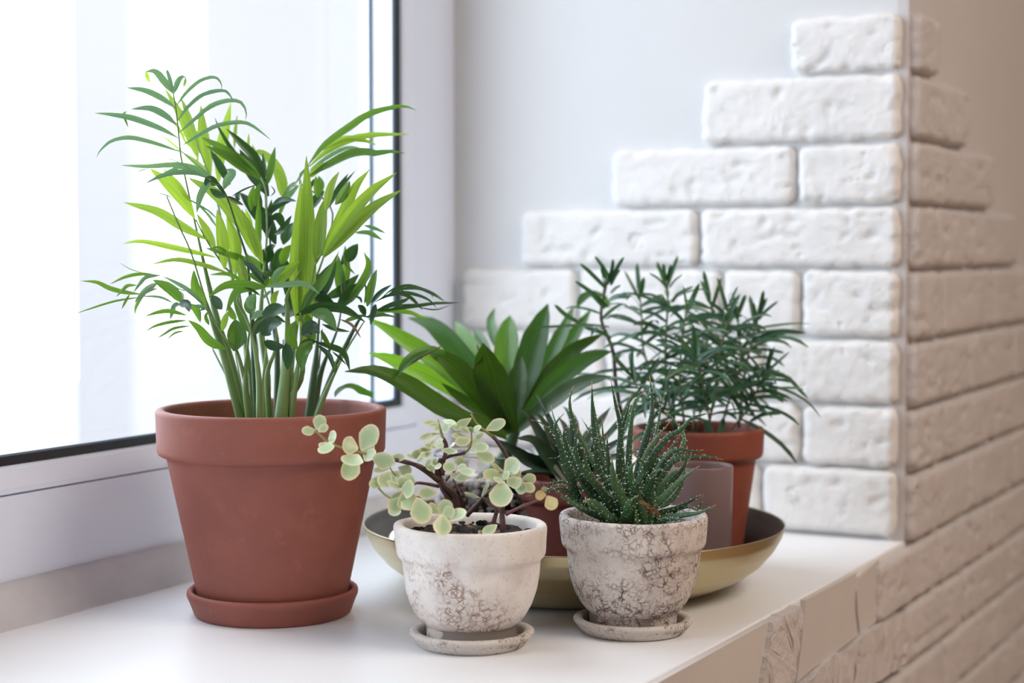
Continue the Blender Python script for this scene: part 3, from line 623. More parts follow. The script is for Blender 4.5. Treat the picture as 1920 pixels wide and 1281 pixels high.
PALM_TXT = '''
frond H 470,1085 400,750 310,420 170,0 ; A 970,1050 945,850 925,680 905,500 880,350 | D 1.50 1.46 | w 1.7 .5 | m d
b A 880,350 790,230 700,130 600,130 w=70 dz=.02
b A 600,130 615,170 645,250 w=40 m=y dz=.02
b A 875,340 855,240 820,130 790,100 w=38
b A 885,350 930,230 975,185 1010,190 w=56
b A 1010,190 1000,230 980,290 w=34 m=y
b A 905,480 1010,340 1150,220 1290,185 1355,240 1365,310 w=36
b A 925,620 1020,490 1180,360 1380,320 1455,380 1475,440 w=42
b A 945,735 1080,620 1250,480 1430,420 1560,440 1610,540 1600,620 w=46
b A 960,875 1120,780 1300,680 1500,640 1650,660 1860,815 w=44
b A 900,495 770,400 600,320 420,290 w=62
b A 912,665 800,570 650,500 460,505 w=68
b A 415,530 385,560 430,690 w=22 m=m
b A 930,795 750,700 480,600 250,560 90,545 w=58
b A 955,935 800,880 600,820 430,790 260,825 150,920 110,990 w=44
frond H 540,1085 500,600 470,300 ; C 1250,1250 1180,900 1100,500 980,150 880,-100 780,-330 | D 1.53 1.56 | w 1.4 .5 | m y
y A 1130,1010 1060,820 950,560 790,290 w=85
y A 1130,1030 1100,850 1040,600 940,350 w=80
y A 1060,900 1000,830 900,650 660,470 w=30
y A 1000,960 880,860 720,730 w=25
y A 1250,1180 1210,950 1170,700 1155,440 w=110
y A 1330,1250 1350,950 1400,700 1455,440 w=100
y A 1490,900 1500,730 1520,560 w=34
y A 1620,960 1630,850 1635,740 w=28
y A 1710,1040 1700,950 1665,850 w=30
y A 1270,1200 1130,1060 950,920 w=60
y B 480,1180 490,1050 400,850 250,720 160,760 w=95
frond H 560,1080 540,700 500,450 ; C 1300,1290 1210,1220 1100,1060 990,900 890,700 | D 1.50 1.47 | w 1.4 .5 | m y
y C 1000,905 750,770 500,620 170,530 w=90
y C 1090,1080 700,990 350,920 160,945 w=56
y C 1210,1235 900,1140 680,1105 430,1155 w=50
y C 880,690 760,500 600,330 430,190 w=120
y C 830,520 720,360 560,190 w=55
y C 1090,1000 1020,850 900,640 w=75
y C 1180,1200 1160,880 1105,600 w=115
y C 1290,1260 1290,950 1200,670 w=115
y C 1330,800 1130,480 810,280 w=110
y C 1500,1080 1380,800 1240,540 1050,420 w=100
y C 1560,1150 1480,900 1350,600 w=85
b C 1110,790 1000,640 850,500 w=24
b C 1110,700 980,590 700,440 w=20
b C 680,510 600,460 470,435 w=12
m C 1540,1160 1250,1060 980,985 w=60
m C 1210,1030 1120,985 1040,990 w=30
m E 1700,370 1540,290 1350,295 w=38
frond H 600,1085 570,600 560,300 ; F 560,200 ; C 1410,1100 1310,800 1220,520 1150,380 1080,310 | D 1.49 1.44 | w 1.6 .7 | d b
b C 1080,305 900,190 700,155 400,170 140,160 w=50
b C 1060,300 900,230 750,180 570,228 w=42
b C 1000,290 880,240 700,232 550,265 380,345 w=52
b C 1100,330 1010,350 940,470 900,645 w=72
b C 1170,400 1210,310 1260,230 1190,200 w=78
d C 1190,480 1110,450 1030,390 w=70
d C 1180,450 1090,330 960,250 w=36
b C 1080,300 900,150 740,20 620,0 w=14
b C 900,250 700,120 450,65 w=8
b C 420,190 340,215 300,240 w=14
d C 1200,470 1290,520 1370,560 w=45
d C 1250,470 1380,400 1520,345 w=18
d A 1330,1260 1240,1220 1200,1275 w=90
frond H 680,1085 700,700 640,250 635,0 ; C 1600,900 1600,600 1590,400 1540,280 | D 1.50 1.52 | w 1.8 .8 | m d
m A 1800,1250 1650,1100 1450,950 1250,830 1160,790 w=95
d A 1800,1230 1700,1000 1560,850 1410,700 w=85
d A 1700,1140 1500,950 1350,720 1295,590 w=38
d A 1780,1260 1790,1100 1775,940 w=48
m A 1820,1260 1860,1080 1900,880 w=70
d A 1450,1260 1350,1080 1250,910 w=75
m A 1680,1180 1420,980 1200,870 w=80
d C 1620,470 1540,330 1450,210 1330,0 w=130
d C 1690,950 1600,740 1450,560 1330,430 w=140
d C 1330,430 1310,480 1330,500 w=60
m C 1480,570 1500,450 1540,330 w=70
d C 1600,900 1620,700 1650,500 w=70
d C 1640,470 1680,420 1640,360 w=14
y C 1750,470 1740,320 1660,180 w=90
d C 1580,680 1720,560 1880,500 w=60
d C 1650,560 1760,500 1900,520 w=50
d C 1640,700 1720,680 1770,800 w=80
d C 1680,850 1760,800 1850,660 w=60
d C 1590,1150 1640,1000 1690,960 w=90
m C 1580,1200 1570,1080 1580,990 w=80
frond H 790,1085 800,600 790,300 760,100 ; D 250,900 210,650 200,400 170,300 | D 1.53 1.53 | w 1.6 .7 | d d
d D 220,1200 190,1100 180,940 w=70
d D 260,1250 330,1000 370,930 w=100
m D 360,1100 400,980 460,900 w=90
d D 380,900 430,760 480,680 w=110
d D 130,620 140,480 130,350 w=60
m D 60,560 60,430 90,300 w=60
m D 140,950 130,700 140,400 w=60
y D 20,900 40,700 0,540 w=70
y D 160,1000 90,820 0,650 w=80
m D 190,1200 110,1080 20,1000 w=60
m D 150,1230 60,1100 0,1060 w=50
m D 330,640 400,450 520,300 w=45
y D 380,430 450,330 520,300 w=30
frond H 840,1085 900,500 900,0 ; F 950,500 ; D 560,1150 | D 1.45 1.44 | w 3.4 1.5 | m y
y D 590,2000 610,1500 620,1000 620,500 610,10 w=165
y D 520,1700 500,1250 520,900 560,250 w=120
m F 1080,760 1170,560 1330,350 1470,60 w=60
m F 1060,700 1180,480 1320,300 1420,150 w=46
frond H 930,1050 960,850 1050,620 ; F 1090,600 1180,450 ; D 700,1080 760,1000 | D 1.47 1.43 | w 1.6 .8 | m y
y D 760,1010 830,890 960,640 1090,340 1240,150 w=112
y D 780,1010 880,840 1060,600 1260,370 1515,180 w=115
y D 780,1030 1050,750 1300,520 1570,350 w=125
y D 710,1090 730,940 770,600 820,400 w=125
y D 800,560 860,330 940,170 w=90
m D 900,500 980,400 1045,265 w=90
frond H 880,1085 930,700 960,400 ; F 1100,480 1250,300 ; D 870,560 ; B 640,1020 740,850 | D 1.53 1.54 | w 1.4 .6 | m m
m B 740,845 900,650 1150,470 1350,340 1580,275 1700,262 1820,305 w=72
y B 745,870 900,730 1100,620 1300,560 1500,545 1750,545 w=62
y B 880,700 1100,590 1300,610 1430,655 w=56
b B 750,900 950,760 1120,680 1250,690 1350,720 w=40
m B 750,960 930,850 1150,740 1320,720 1400,735 1570,715 1700,735 w=78
y B 740,980 840,880 950,830 w=75
b B 600,1050 700,900 760,840 w=24
b B 470,1180 560,1060 640,1010 w=36
b B 520,1200 600,1100 650,1050 w=46
m B 830,1180 820,1050 810,960 w=60
d D 700,650 820,520 960,330 1100,160 w=46
d D 650,560 720,440 790,360 w=90
d D 840,480 930,340 1030,190 w=50
d D 640,360 680,270 720,230 w=34
m D 740,400 760,300 730,210 w=60
m D 1070,520 1080,470 1070,410 w=30
m D 1180,705 1300,740 1410,790 w=34
m D 1100,780 1240,785 1380,860 w=48
d D 960,1100 1050,970 1130,890 w=80
m D 980,1000 1010,1100 1100,1200 w=30
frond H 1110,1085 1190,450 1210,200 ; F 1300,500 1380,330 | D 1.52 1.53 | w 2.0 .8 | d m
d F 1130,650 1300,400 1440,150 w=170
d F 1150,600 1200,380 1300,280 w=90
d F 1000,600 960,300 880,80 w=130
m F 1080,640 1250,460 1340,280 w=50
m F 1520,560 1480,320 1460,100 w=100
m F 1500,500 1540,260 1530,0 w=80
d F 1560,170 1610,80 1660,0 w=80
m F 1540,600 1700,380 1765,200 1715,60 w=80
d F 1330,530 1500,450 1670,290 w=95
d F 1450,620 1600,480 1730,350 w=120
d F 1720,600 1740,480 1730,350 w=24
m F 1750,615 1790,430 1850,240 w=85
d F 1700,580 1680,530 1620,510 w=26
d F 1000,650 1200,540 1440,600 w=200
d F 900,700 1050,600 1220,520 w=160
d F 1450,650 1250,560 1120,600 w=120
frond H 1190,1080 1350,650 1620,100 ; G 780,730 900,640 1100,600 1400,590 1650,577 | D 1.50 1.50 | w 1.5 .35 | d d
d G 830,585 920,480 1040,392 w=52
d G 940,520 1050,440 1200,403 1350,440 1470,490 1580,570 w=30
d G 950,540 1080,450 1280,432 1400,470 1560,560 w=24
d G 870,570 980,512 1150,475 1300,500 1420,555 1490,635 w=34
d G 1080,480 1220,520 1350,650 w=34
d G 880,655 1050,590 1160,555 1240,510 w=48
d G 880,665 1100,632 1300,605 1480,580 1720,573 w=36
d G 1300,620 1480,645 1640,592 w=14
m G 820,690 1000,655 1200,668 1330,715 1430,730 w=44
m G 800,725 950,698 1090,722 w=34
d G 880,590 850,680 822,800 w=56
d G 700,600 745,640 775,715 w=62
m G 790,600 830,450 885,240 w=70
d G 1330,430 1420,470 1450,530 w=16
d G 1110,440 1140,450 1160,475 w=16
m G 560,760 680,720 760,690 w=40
frond H 720,1085 700,650 770,430 785,200 ; F 720,420 | D 1.46 1.43 | w 1.6 .7 | m m
m F 740,420 550,392 330,405 160,525 w=78
m F 730,425 600,425 440,470 340,670 w=72
b F 740,415 920,395 1130,388 1280,490 w=56
y F 760,420 820,370 950,270 1080,160 w=125
b F 810,380 850,280 950,200 w=60
d F 700,360 760,300 830,340 w=80
d F 730,400 640,260 540,180 450,150 w=56
b F 700,540 760,480 800,450 w=30
b F 590,640 580,560 640,480 w=80
d F 680,500 600,450 520,420 w=26
m F 720,380 600,210 540,70 w=60
frond H 940,1085 1020,450 1050,150 ; F 1080,680 | D 1.45 1.42 | w 1.6 .8 | m d
d F 1040,700 1250,625 1500,635 1740,770 w=92
m F 1190,680 1340,700 1450,850 w=115
m F 1140,690 1170,830 1222,995 w=115
m F 1040,760 985,890 1055,1050 w=100
b F 590,740 680,680 770,720 w=62
m F 740,715 830,720 940,775 w=50
d F 1300,790 1430,840 1580,865 w=38
r F 1480,740 1600,800 1695,935 w=26
m F 1290,850 1340,950 1390,1010 w=46
d F 700,700 850,640 950,660 w=120
d F 720,960 820,1010 930,1010 w=90
d F 940,980 960,1120 955,1250 w=100
m F 1200,960 1110,1080 1105,1260 w=130
d F 1060,1030 1150,970 1250,960 w=60
d F 1230,970 1380,1010 1520,1080 1582,1265 w=58
d F 1260,1000 1380,1110 1425,1270 w=48
d F 1400,1060 1480,1130 1550,1200 w=20
d F 700,900 780,800 900,780 w=150
d F 1100,900 1200,820 1280,880 w=130
d F 620,900 700,760 800,700 w=100
frond H 420,1085 350,800 150,390 | D 1.52 1.52 | w .9 .5 | m m
frond H 430,1085 330,700 250,400 110,0 ; C 850,1050 730,780 600,470 | D 1.48 1.46 | w 2.2 .4 | m m
m E 1310,600 1220,450 1190,240 w=95
m E 1510,1040 1350,960 1240,830 1130,745 w=90
frond H 500,1085 490,800 400,430 340,380 ; E 1300,620 1100,440 | D 1.48 1.43 | w 1.2 .4 | m m
b E 1310,610 1150,460 1000,370 870,305 w=46
b E 860,300 720,320 650,390 590,470 w=38
m E 1085,580 960,440 780,345 w=100
b E 1080,580 1060,500 970,450 w=60
b E 830,375 720,450 600,572 w=58
m E 830,298 650,288 500,320 350,390 w=32
b E 680,275 560,240 440,170 w=9
m E 660,490 500,470 350,430 220,370 60,357 w=44
b E 990,580 850,520 650,510 w=26
m E 660,520 400,560 110,650 10,685 w=20
m E 550,490 510,560 470,640 w=24
m E 620,400 530,405 480,450 415,515 w=32
m E 830,430 700,480 620,600 600,690 w=38
b E 1060,590 1000,610 955,745 w=60
d E 1040,590 1120,590 1150,670 w=85
m E 1130,590 1220,650 1260,780 w=72
m E 1120,700 950,660 830,672 700,712 w=44
m E 1130,750 950,770 800,810 705,867 w=32
m E 1160,805 1000,830 900,885 812,940 w=28
m E 1100,855 1000,880 922,945 w=20
b E 1180,600 1300,625 1230,660 w=40
b E 1200,430 1080,450 930,370 w=12
frond H 620,1085 610,650 530,200 400,-100 ; F 540,400 480,200 | D 1.44 1.44 | w 1.6 .7 | y m
m F 430,1060 450,900 430,740 w=175
m F 440,745 400,690 370,600 w=60
m F 580,880 490,680 415,520 w=82
y F 300,860 330,740 370,650 w=60
m F 170,800 140,720 160,660 w=40
d F 300,640 240,560 200,500 w=90
y F 540,400 500,250 470,120 w=90
m F 760,420 700,330 560,290 w=110
y F 820,600 820,520 870,450 w=60
m F 600,700 580,600 640,500 w=110
frond H 1160,1085 1230,650 1400,200 ; F 1500,560 | D 1.53 1.54 | w 2.0 .9 | d d
frond H 1200,1080 1300,800 1480,430 1670,120 | D 1.49 1.50 | w 1.3 .6 | m m
m H 1350,700 1385,580 1330,480 w=36
frond H 450,1090 440,800 380,430 | D 1.55 1.55 | w 1.0 .7 | m m
frond H 560,1085 585,700 600,400 560,100 | D 1.56 1.56 | w 1.6 .9 | m m
frond H 800,1085 840,700 860,300 | D 1.57 1.57 | w 1.2 .8 | d m
frond H 650,1085 660,700 700,300 | D 1.48 1.50 | w 1.3 .8 | m m
frond H 1150,1085 1200,700 1250,200 | D 1.56 1.56 | w 1.2 .8 | d m
frond H 520,1085 480,750 500,400 540,100 | D 1.47 1.46 | w 1.9 1.0 | y m
frond H 900,1085 960,700 1040,420 | D 1.54 1.54 | w 1.1 .8 | m m
'''
SM = {'m': M_STEM, 'd': M_STEMD, 'y': M_STEM}
def segs(txt):
    pts = []
    for part_ in txt.split(';'): pts += parse(part_.strip())[0]
    return pts
PALM_BASE = px(512, 790, 1.5085)
def wpart(o, root): o['_w'] = 1; return o
def build_palm():
    cur = None; D0 = D1 = 1.5; fr_line = None; cnt = 0
    for ln in PALM_TXT.strip().split('\n'):
        if ln.startswith('frond'):
            body, D, wd, ms = [q.strip() for q in ln[5:].split('|')]
            pts = segs(body); D0, D1 = map(float, D.split()[1:]); w0, w1 = map(float, wd.split()[1:]); mm = ms.split()
            # the cane starts in the soil, near the pot's centre
            b = Vector(px(pts[0][0], pts[0][1], D0)); q = Vector((PALM_BASE.x, PALM_BASE.y, 0))
            base = Vector((q.x+(b.x-q.x)*.9, q.y+(b.y-q.y)*.9, .149))
            P = [base]+world_line(pts, D0, D1)
            r = [w0*1.9e-3, w0*1.75e-3, w0*1.5e-3, max(.0010, w1*1.7e-3), max(.0008, w1*1.0e-3), .00065]
            cur = wpart(tube('frond', P, r, SM[mm[0]], palm, n=26, sides=8), palm)
            fr_line = pts; cnt += 1
        else:
            k, rest = ln.split(' ', 1); pts, opt, sc = parse(rest)
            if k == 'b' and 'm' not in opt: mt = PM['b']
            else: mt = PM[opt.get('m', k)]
            j = prg.uniform(-.018, .018)
            dbase = D1+j*.4; dtip = D1+j*1.6+opt.get('dz', 0)
            lim = min(p[0] for p in pts)
            if lim < 330: dtip = min(dtip, 1.50-(330-lim)*.00035); dbase = min(dbase, dtip+.03)
            P = world_line(pts, dbase, dtip); wid = opt['w']*sc*(dbase+dtip)/2/FPX*1.13
            face = (TOCAM + Vector((prg.uniform(-.25, .25), 0, prg.uniform(.0, .35)))).normalized()
            o = leaf('leaflet', P, wid, face, mt, cur, n=14, fold=prg.uniform(.12, .35), twist=prg.uniform(-.3, .3))
build_palm()
# ---------------------------------------------------------------- variegated jade bush
def m_varieg():
    """pale green centre, cream rim: the blade's own across/along coordinates come from its UV map"""
    m = mat('variegated_leaf', (.5, .6, .3), .26); t = NT(m)
    uv = t.n('ShaderNodeUVMap'); sx = t.n('ShaderNodeSeparateXYZ'); t.l(uv.outputs[0], sx.inputs[0])
    ad = t.n('ShaderNodeMath', operation='ADD'); t.l(sx.outputs[0], ad.inputs[0])
    nz = t.n('ShaderNodeMath', operation='MULTIPLY_ADD'); t.l(t.noise(260, 3), nz.inputs[0]); nz.inputs[1].default_value = .5; nz.inputs[2].default_value = -.25
    t.l(nz.outputs[0], ad.inputs[1])
    c = t.ramp(ad.outputs[0], [(.0, srgb(186, 210, 170)), (.5, srgb(194, 214, 170)), (.80, srgb(214, 224, 176)), (.93, srgb(240, 238, 206)), (1.0, srgb(240, 224, 196))])
    t.col(c); tr = t.n('ShaderNodeBsdfTranslucent'); t.l(c, tr.inputs[0])
    mx = t.n('ShaderNodeMixShader'); mx.inputs[0].default_value = .22
    out = t.t.nodes['Material Output']; t.l(t.b.outputs[0], mx.inputs[1]); t.l(tr.outputs[0], mx.inputs[2]); t.l(mx.outputs[0], out.inputs[0]); return m
M_VAR = m_varieg()
M_CREAM = m_leaf('cream_leaf', srgb(226, 214, 170), (.5, .45, .2), .35, .2)
M_JST = mat('purple_brown_stem', (.075, .035, .032), .42); _t = NT(M_JST); _t.col(_t.ramp(_t.noise(120, 4), [(.35, (.045, .022, .02)), (.6, (.11, .05, .045)), (.75, (.16, .09, .06))]))
M_JGR = mat('olive_stem', (.30, .30, .09), .4); M_JPK = mat('pink_stem', (.20, .07, .075), .4)
def roundleaf(name, base, tip, wid, face, m, root, thick=.0013):
    """plump round blade: rounded outline, domed, with thickness"""
    base = Vector(base); tip = Vector(tip); ax = tip-base; L = ax.length; ax.normalize()
    N = face-ax*face.dot(ax); N = N.normalized() if N.length > .05 else Vector((0, 0, 1)); S_ = ax.cross(N)
    nr, ns = 5, 20; v = []; uv = []; f = []
    def pt(r, a, top):
        c, s_ = math.cos(a), math.sin(a); x = .5+.5*c*r      # along 0..1
        w_ = prof(SPADE, .5+.5*c)*wid*.5
        u = (1 if s_ >= 0 else -1)*r
        ww = abs(s_)**.9*wid*.5*(1.0 if c > 0 else (1-.62*abs(c)))
        dome = (1-r*r)
        return base+ax*(L*x)+S_*((1 if s_ >= 0 else -1)*ww*r)+N*((thick*.5*dome if top else -thick*.5*dome)+.10*wid*r*r*(1 if True else 0)-.12*L*(x-.5)**2)
    for top in (1, 0):
        for i in range(nr+1):
            for k in range(ns): v.append(pt(i/nr, 2*math.pi*k/ns, top)); uv.append((i/nr, k/ns))
    o = (nr+1)*ns
    for i in range(nr):
        for k in range(ns):
            q = (i*ns+k, (i+1)*ns+k, (i+1)*ns+(k+1) % ns, i*ns+(k+1) % ns)
            f.append(q); f.append(tuple(o+z for z in reversed(q)))
    ob = mesh(name, v, f, m, root); ul = ob.data.uv_layers.new(name='UVMap')
    for lp in ob.data.loops: ul.data[lp.index].uv = uv[lp.vertex_index]
    return ob
DA = 1.3875
JS = [  # stems: pixel line, depths, radii (mm), material
    ('Z 1150,840 1075,740 1010,600 1030,500 1045,560', 1.385, 1.38, (4.6, 4.2, 3.6, 3), M_JST),
    ('P 1150,1350 1060,1100 900,960 850,760 900,640', 1.385, 1.375, (4.5, 4.6, 5, 4.0, 2.6), M_JST),
    ('Z 1010,620 930,560 850,510 720,475 640,465', 1.378, 1.36, (4.2, 4.0, 3.2, 2.6), M_JST),
    ('Z 650,468 560,445 440,415 300,380 205,335 130,270 120,262', 1.36, 1.335, (2.4, 2.2, 1.9, 1.7, 1.5, 1.2), M_JGR),
    ('P 920,860 925,700 965,560 965,450 930,370', 1.378, 1.37, (3.6, 3.4, 3.0, 2.6), M_JST),
    ('P 930,380 905,290 880,190 862,120', 1.37, 1.368, (2.4, 2.0, 1.2, .8), M_JGR),
    ('P 940,640 1040,600 1160,580 1230,550', 1.385, 1.39, (2.4, 2.4, 2.2), M_JST),
    ('P 1200,580 1280,500 1310,380 1300,250', 1.39, 1.385, (2.0, 1.8, 1.2, 1.0), M_JGR),
    ('Z 1380,1000 1440,800 1500,640 1510,480 1440,350 1395,300', 1.40, 1.405, (4.0, 3.4, 3.0, 2.8, 2.8, 2.8), M_JST),
    ('P 1600,360 1530,300 1430,225 1350,130 1305,45', 1.405, 1.40, (2.6, 2.2, 1.8, 1.4, 1.2), M_JGR),
    ('Z 1475,1010 1468,920 1465,820 1490,720', 1.36, 1.362, (4.4, 4.0, 3.0, 2.2), M_JST),
    ('Z 1490,865 1600,810 1700,770 1790,735', 1.362, 1.355, (2.6, 2.2, 1.8, 1.3), M_JPK),
    ('Z 1210,870 1290,790 1360,715 1440,660 1560,640 1600,650', 1.39, 1.37, (3.8, 3.0, 2.6, 2.2), M_JST),
    ('Z 1480,855 1400,800 1330,745', 1.37, 1.38, (2.0, 1.6), M_JST),
    ('Z 1010,660 900,640 840,640 800,680', 1.37, 1.355, (2.6, 2.2, 1.6), M_JST),
    ('Z 700,770 620,720 570,670 540,650', 1.365, 1.36, (1.8, 1.5, 1.2), M_JGR),
    ('Z 960,700 860,740 760,720 720,740', 1.36, 1.345, (2.2, 1.6, 1.2), M_JST),
    ('Z 700,590 665,540 655,510', 1.36, 1.358, (1.2, .9), M_JGR),
    ('Z 1080,790 1060,840 1040,860', 1.35, 1.34, (2.0, 1.2), M_JST),
    ('Z 1060,620 1110,560 1160,520', 1.37, 1.36, (1.6, 1.3, 1.0), M_JST),
    ('Z 1500,640 1570,600 1660,640', 1.37, 1.365, (1.4, 1.2), M_JPK),
    ('P 1060,920 1160,1090 1175,1130', 1.37, 1.36, (1.2, .8), M_JST),
]
for spec, d0, d1, rr_, mt in JS:
    pts, _, _ = parse(spec); wpart(tube('stem', world_line(pts, d0, d1), [q*.95e-3*.6 for q in rr_], mt, rootA, sides=10, bumps=.25, seed=d0*100), rootA)
JL = '''
Z 125,262 30,268 60 1.335
Z 130,255 165,155 72 1.335
Z 140,268 205,225 45 1.33
Z 215,340 270,285 70 1.34
Z 215,350 190,425 90 1.338
Z 215,345 180,400 80 1.345
Z 425,395 320,360 110 1.335
Z 430,440 360,510 130 1.33
Z 425,450 340,600 100 1.34
Z 450,400 545,235 105 1.345
Z 455,410 530,345 90 1.352
Z 470,420 545,450 80 1.352
Z 600,535 625,420 120 1.35
Z 655,455 755,455 45 1.362
P 230,770 10,800 60 1.36
P 330,760 490,830 120 1.365
Z 655,560 600,660 85 1.35
Z 660,580 690,660 70 1.352
Z 650,600 520,650 62 1.348
Z 660,560 720,600 60 1.36
Z 580,640 520,660 50 1.345
Z 735,665 650,660 80 1.335
Z 740,670 790,600 85 1.335
Z 745,680 830,680 100 1.332
Z 740,700 690,790 75 1.338
Z 745,700 800,810 110 1.33
Z 720,740 670,840 80 1.335
Z 750,740 830,820 95 1.333
Z 700,800 690,870 75 1.34
Z 850,740 900,915 115 1.322
Z 760,650 830,600 80 1.34
Z 1000,710 870,712 60 1.345
Z 1030,860 1075,765 80 1.325
Z 1020,860 940,800 60 1.33
Z 1035,870 1115,830 72 1.32
Z 1045,880 1195,865 85 1.325
Z 1035,865 1030,1005 100 1.318
P 880,150 680,165 50 1.37
P 880,170 750,205 50 1.362
P 920,130 1080,170 62 1.368
P 890,180 830,280 60 1.374
P 910,280 1010,200 100 1.38
P 930,290 1100,190 50 1.385
P 890,310 640,375 72 1.366
P 800,440 770,410 60 1.36
P 810,450 920,400 70 1.365
P 800,460 695,465 55 1.355
P 810,480 930,455 55 1.35
P 830,470 780,500 50 1.352
P 1010,490 1080,450 60 1.385
P 900,520 1100,550 62 1.36
P 790,560 620,620 75 1.355
P 780,520 610,530 55 1.36
P 560,620 450,600 50 1.35
P 570,640 560,530 100 1.348
P 580,680 670,650 60 1.345
P 690,740 780,660 60 1.37
P 830,780 700,760 110 1.372
P 790,720 850,660 70 1.368
P 880,700 860,780 70 1.366
P 1310,100 1090,240 92 1.395
P 1290,300 1160,225 42 1.392
P 1290,290 1430,225 80 1.388
P 1320,290 1290,220 50 1.386
P 1480,290 1320,440 82 1.39
P 1240,340 1060,340 75 1.395
P 1300,390 1110,440 120 1.38
P 1310,470 1520,510 110 1.38
P 1360,560 1590,670 125 1.385
P 1290,540 1380,560 60 1.39
P 1500,260 1740,150 118 1.40
P 1110,790 945,740 110 1.35
P 1150,740 1150,615 105 1.352
P 1110,800 1230,740 80 1.35
P 1130,790 1330,830 80 1.348
P 1080,920 1250,880 85 1.36
P 1040,820 1070,900 60 1.356
P 1720,830 1590,720 55 1.36
P 1760,850 1920,670 180 1.345
P 1720,880 1480,850 130 1.35
P 1690,900 1650,960 110 1.345
P 1720,920 1810,830 80 1.343
P 1780,900 1880,980 110 1.35
P 1720,940 1700,1260 235 1.34
P 1440,1160 1530,990 48 1.375
P 1430,1170 1230,1100 36 1.37
Z 1600,620 1700,600 60 1.362
Z 1590,600 1560,560 55 1.366
Z 1600,640 1690,690 60 1.36
Z 1560,680 1640,680 60 1.365
Z 1540,600 1590,660 70 1.36
Z 1480,560 1400,510 50 1.365
'''
jr = random.Random(5)
for ln in JL.strip().split('\n'):
    q = ln.split(); pts, _, sc = parse(' '.join(q[:3])); wd, d = float(q[3]), float(q[4])
    b, e = px(*pts[0], d+.004), px(*pts[1], d+jr.uniform(-.008, .004)); e = b+(e-b)*1.10
    face = (TOCAM+Vector((jr.uniform(-.5, .5), jr.uniform(-.2, .2), jr.uniform(.1, .8)))).normalized()
    wpart(roundleaf('leaf', b, e, wd*sc*d/FPX*1.42, face, M_VAR, rootA), rootA)
for a, b, wd in (((1780, 720), (1700, 730), 75), ((1790, 730), (1845, 830), 105), ((1775, 700), (1760, 660), 50)):
    pa, pb = parse('Z %d,%d %d,%d' % (*a, *b))[0]
    o = wpart(roundleaf('leaf', px(*pa, 1.353), px(*pb, 1.347), wd*.2604*1.35/FPX, TOCAM, M_CREAM, rootA), rootA); o['label'] = 'cream leaf without green'
for a, b in (((860, 590), (900, 560)), ((1160, 430), (1180, 370))):
    pass
# one fallen yellow-green leaf on the soil
pa, pb = parse('Z 1430,940 1330,1010')[0]
wpart(roundleaf('fallen_leaf', px(*pa, 1.352), px(*pb, 1.346), .010, Vector((.2, -.6, .8)).normalized(), M_VAR, rootA), rootA)
pa, pb = parse('Z 1350,1020 1290,990')[0]
wpart(roundleaf('fallen_leaf', px(*pa, 1.352), px(*pb, 1.35), .006, Vector((.2, -.6, .8)).normalized(), M_VAR, rootA), rootA)
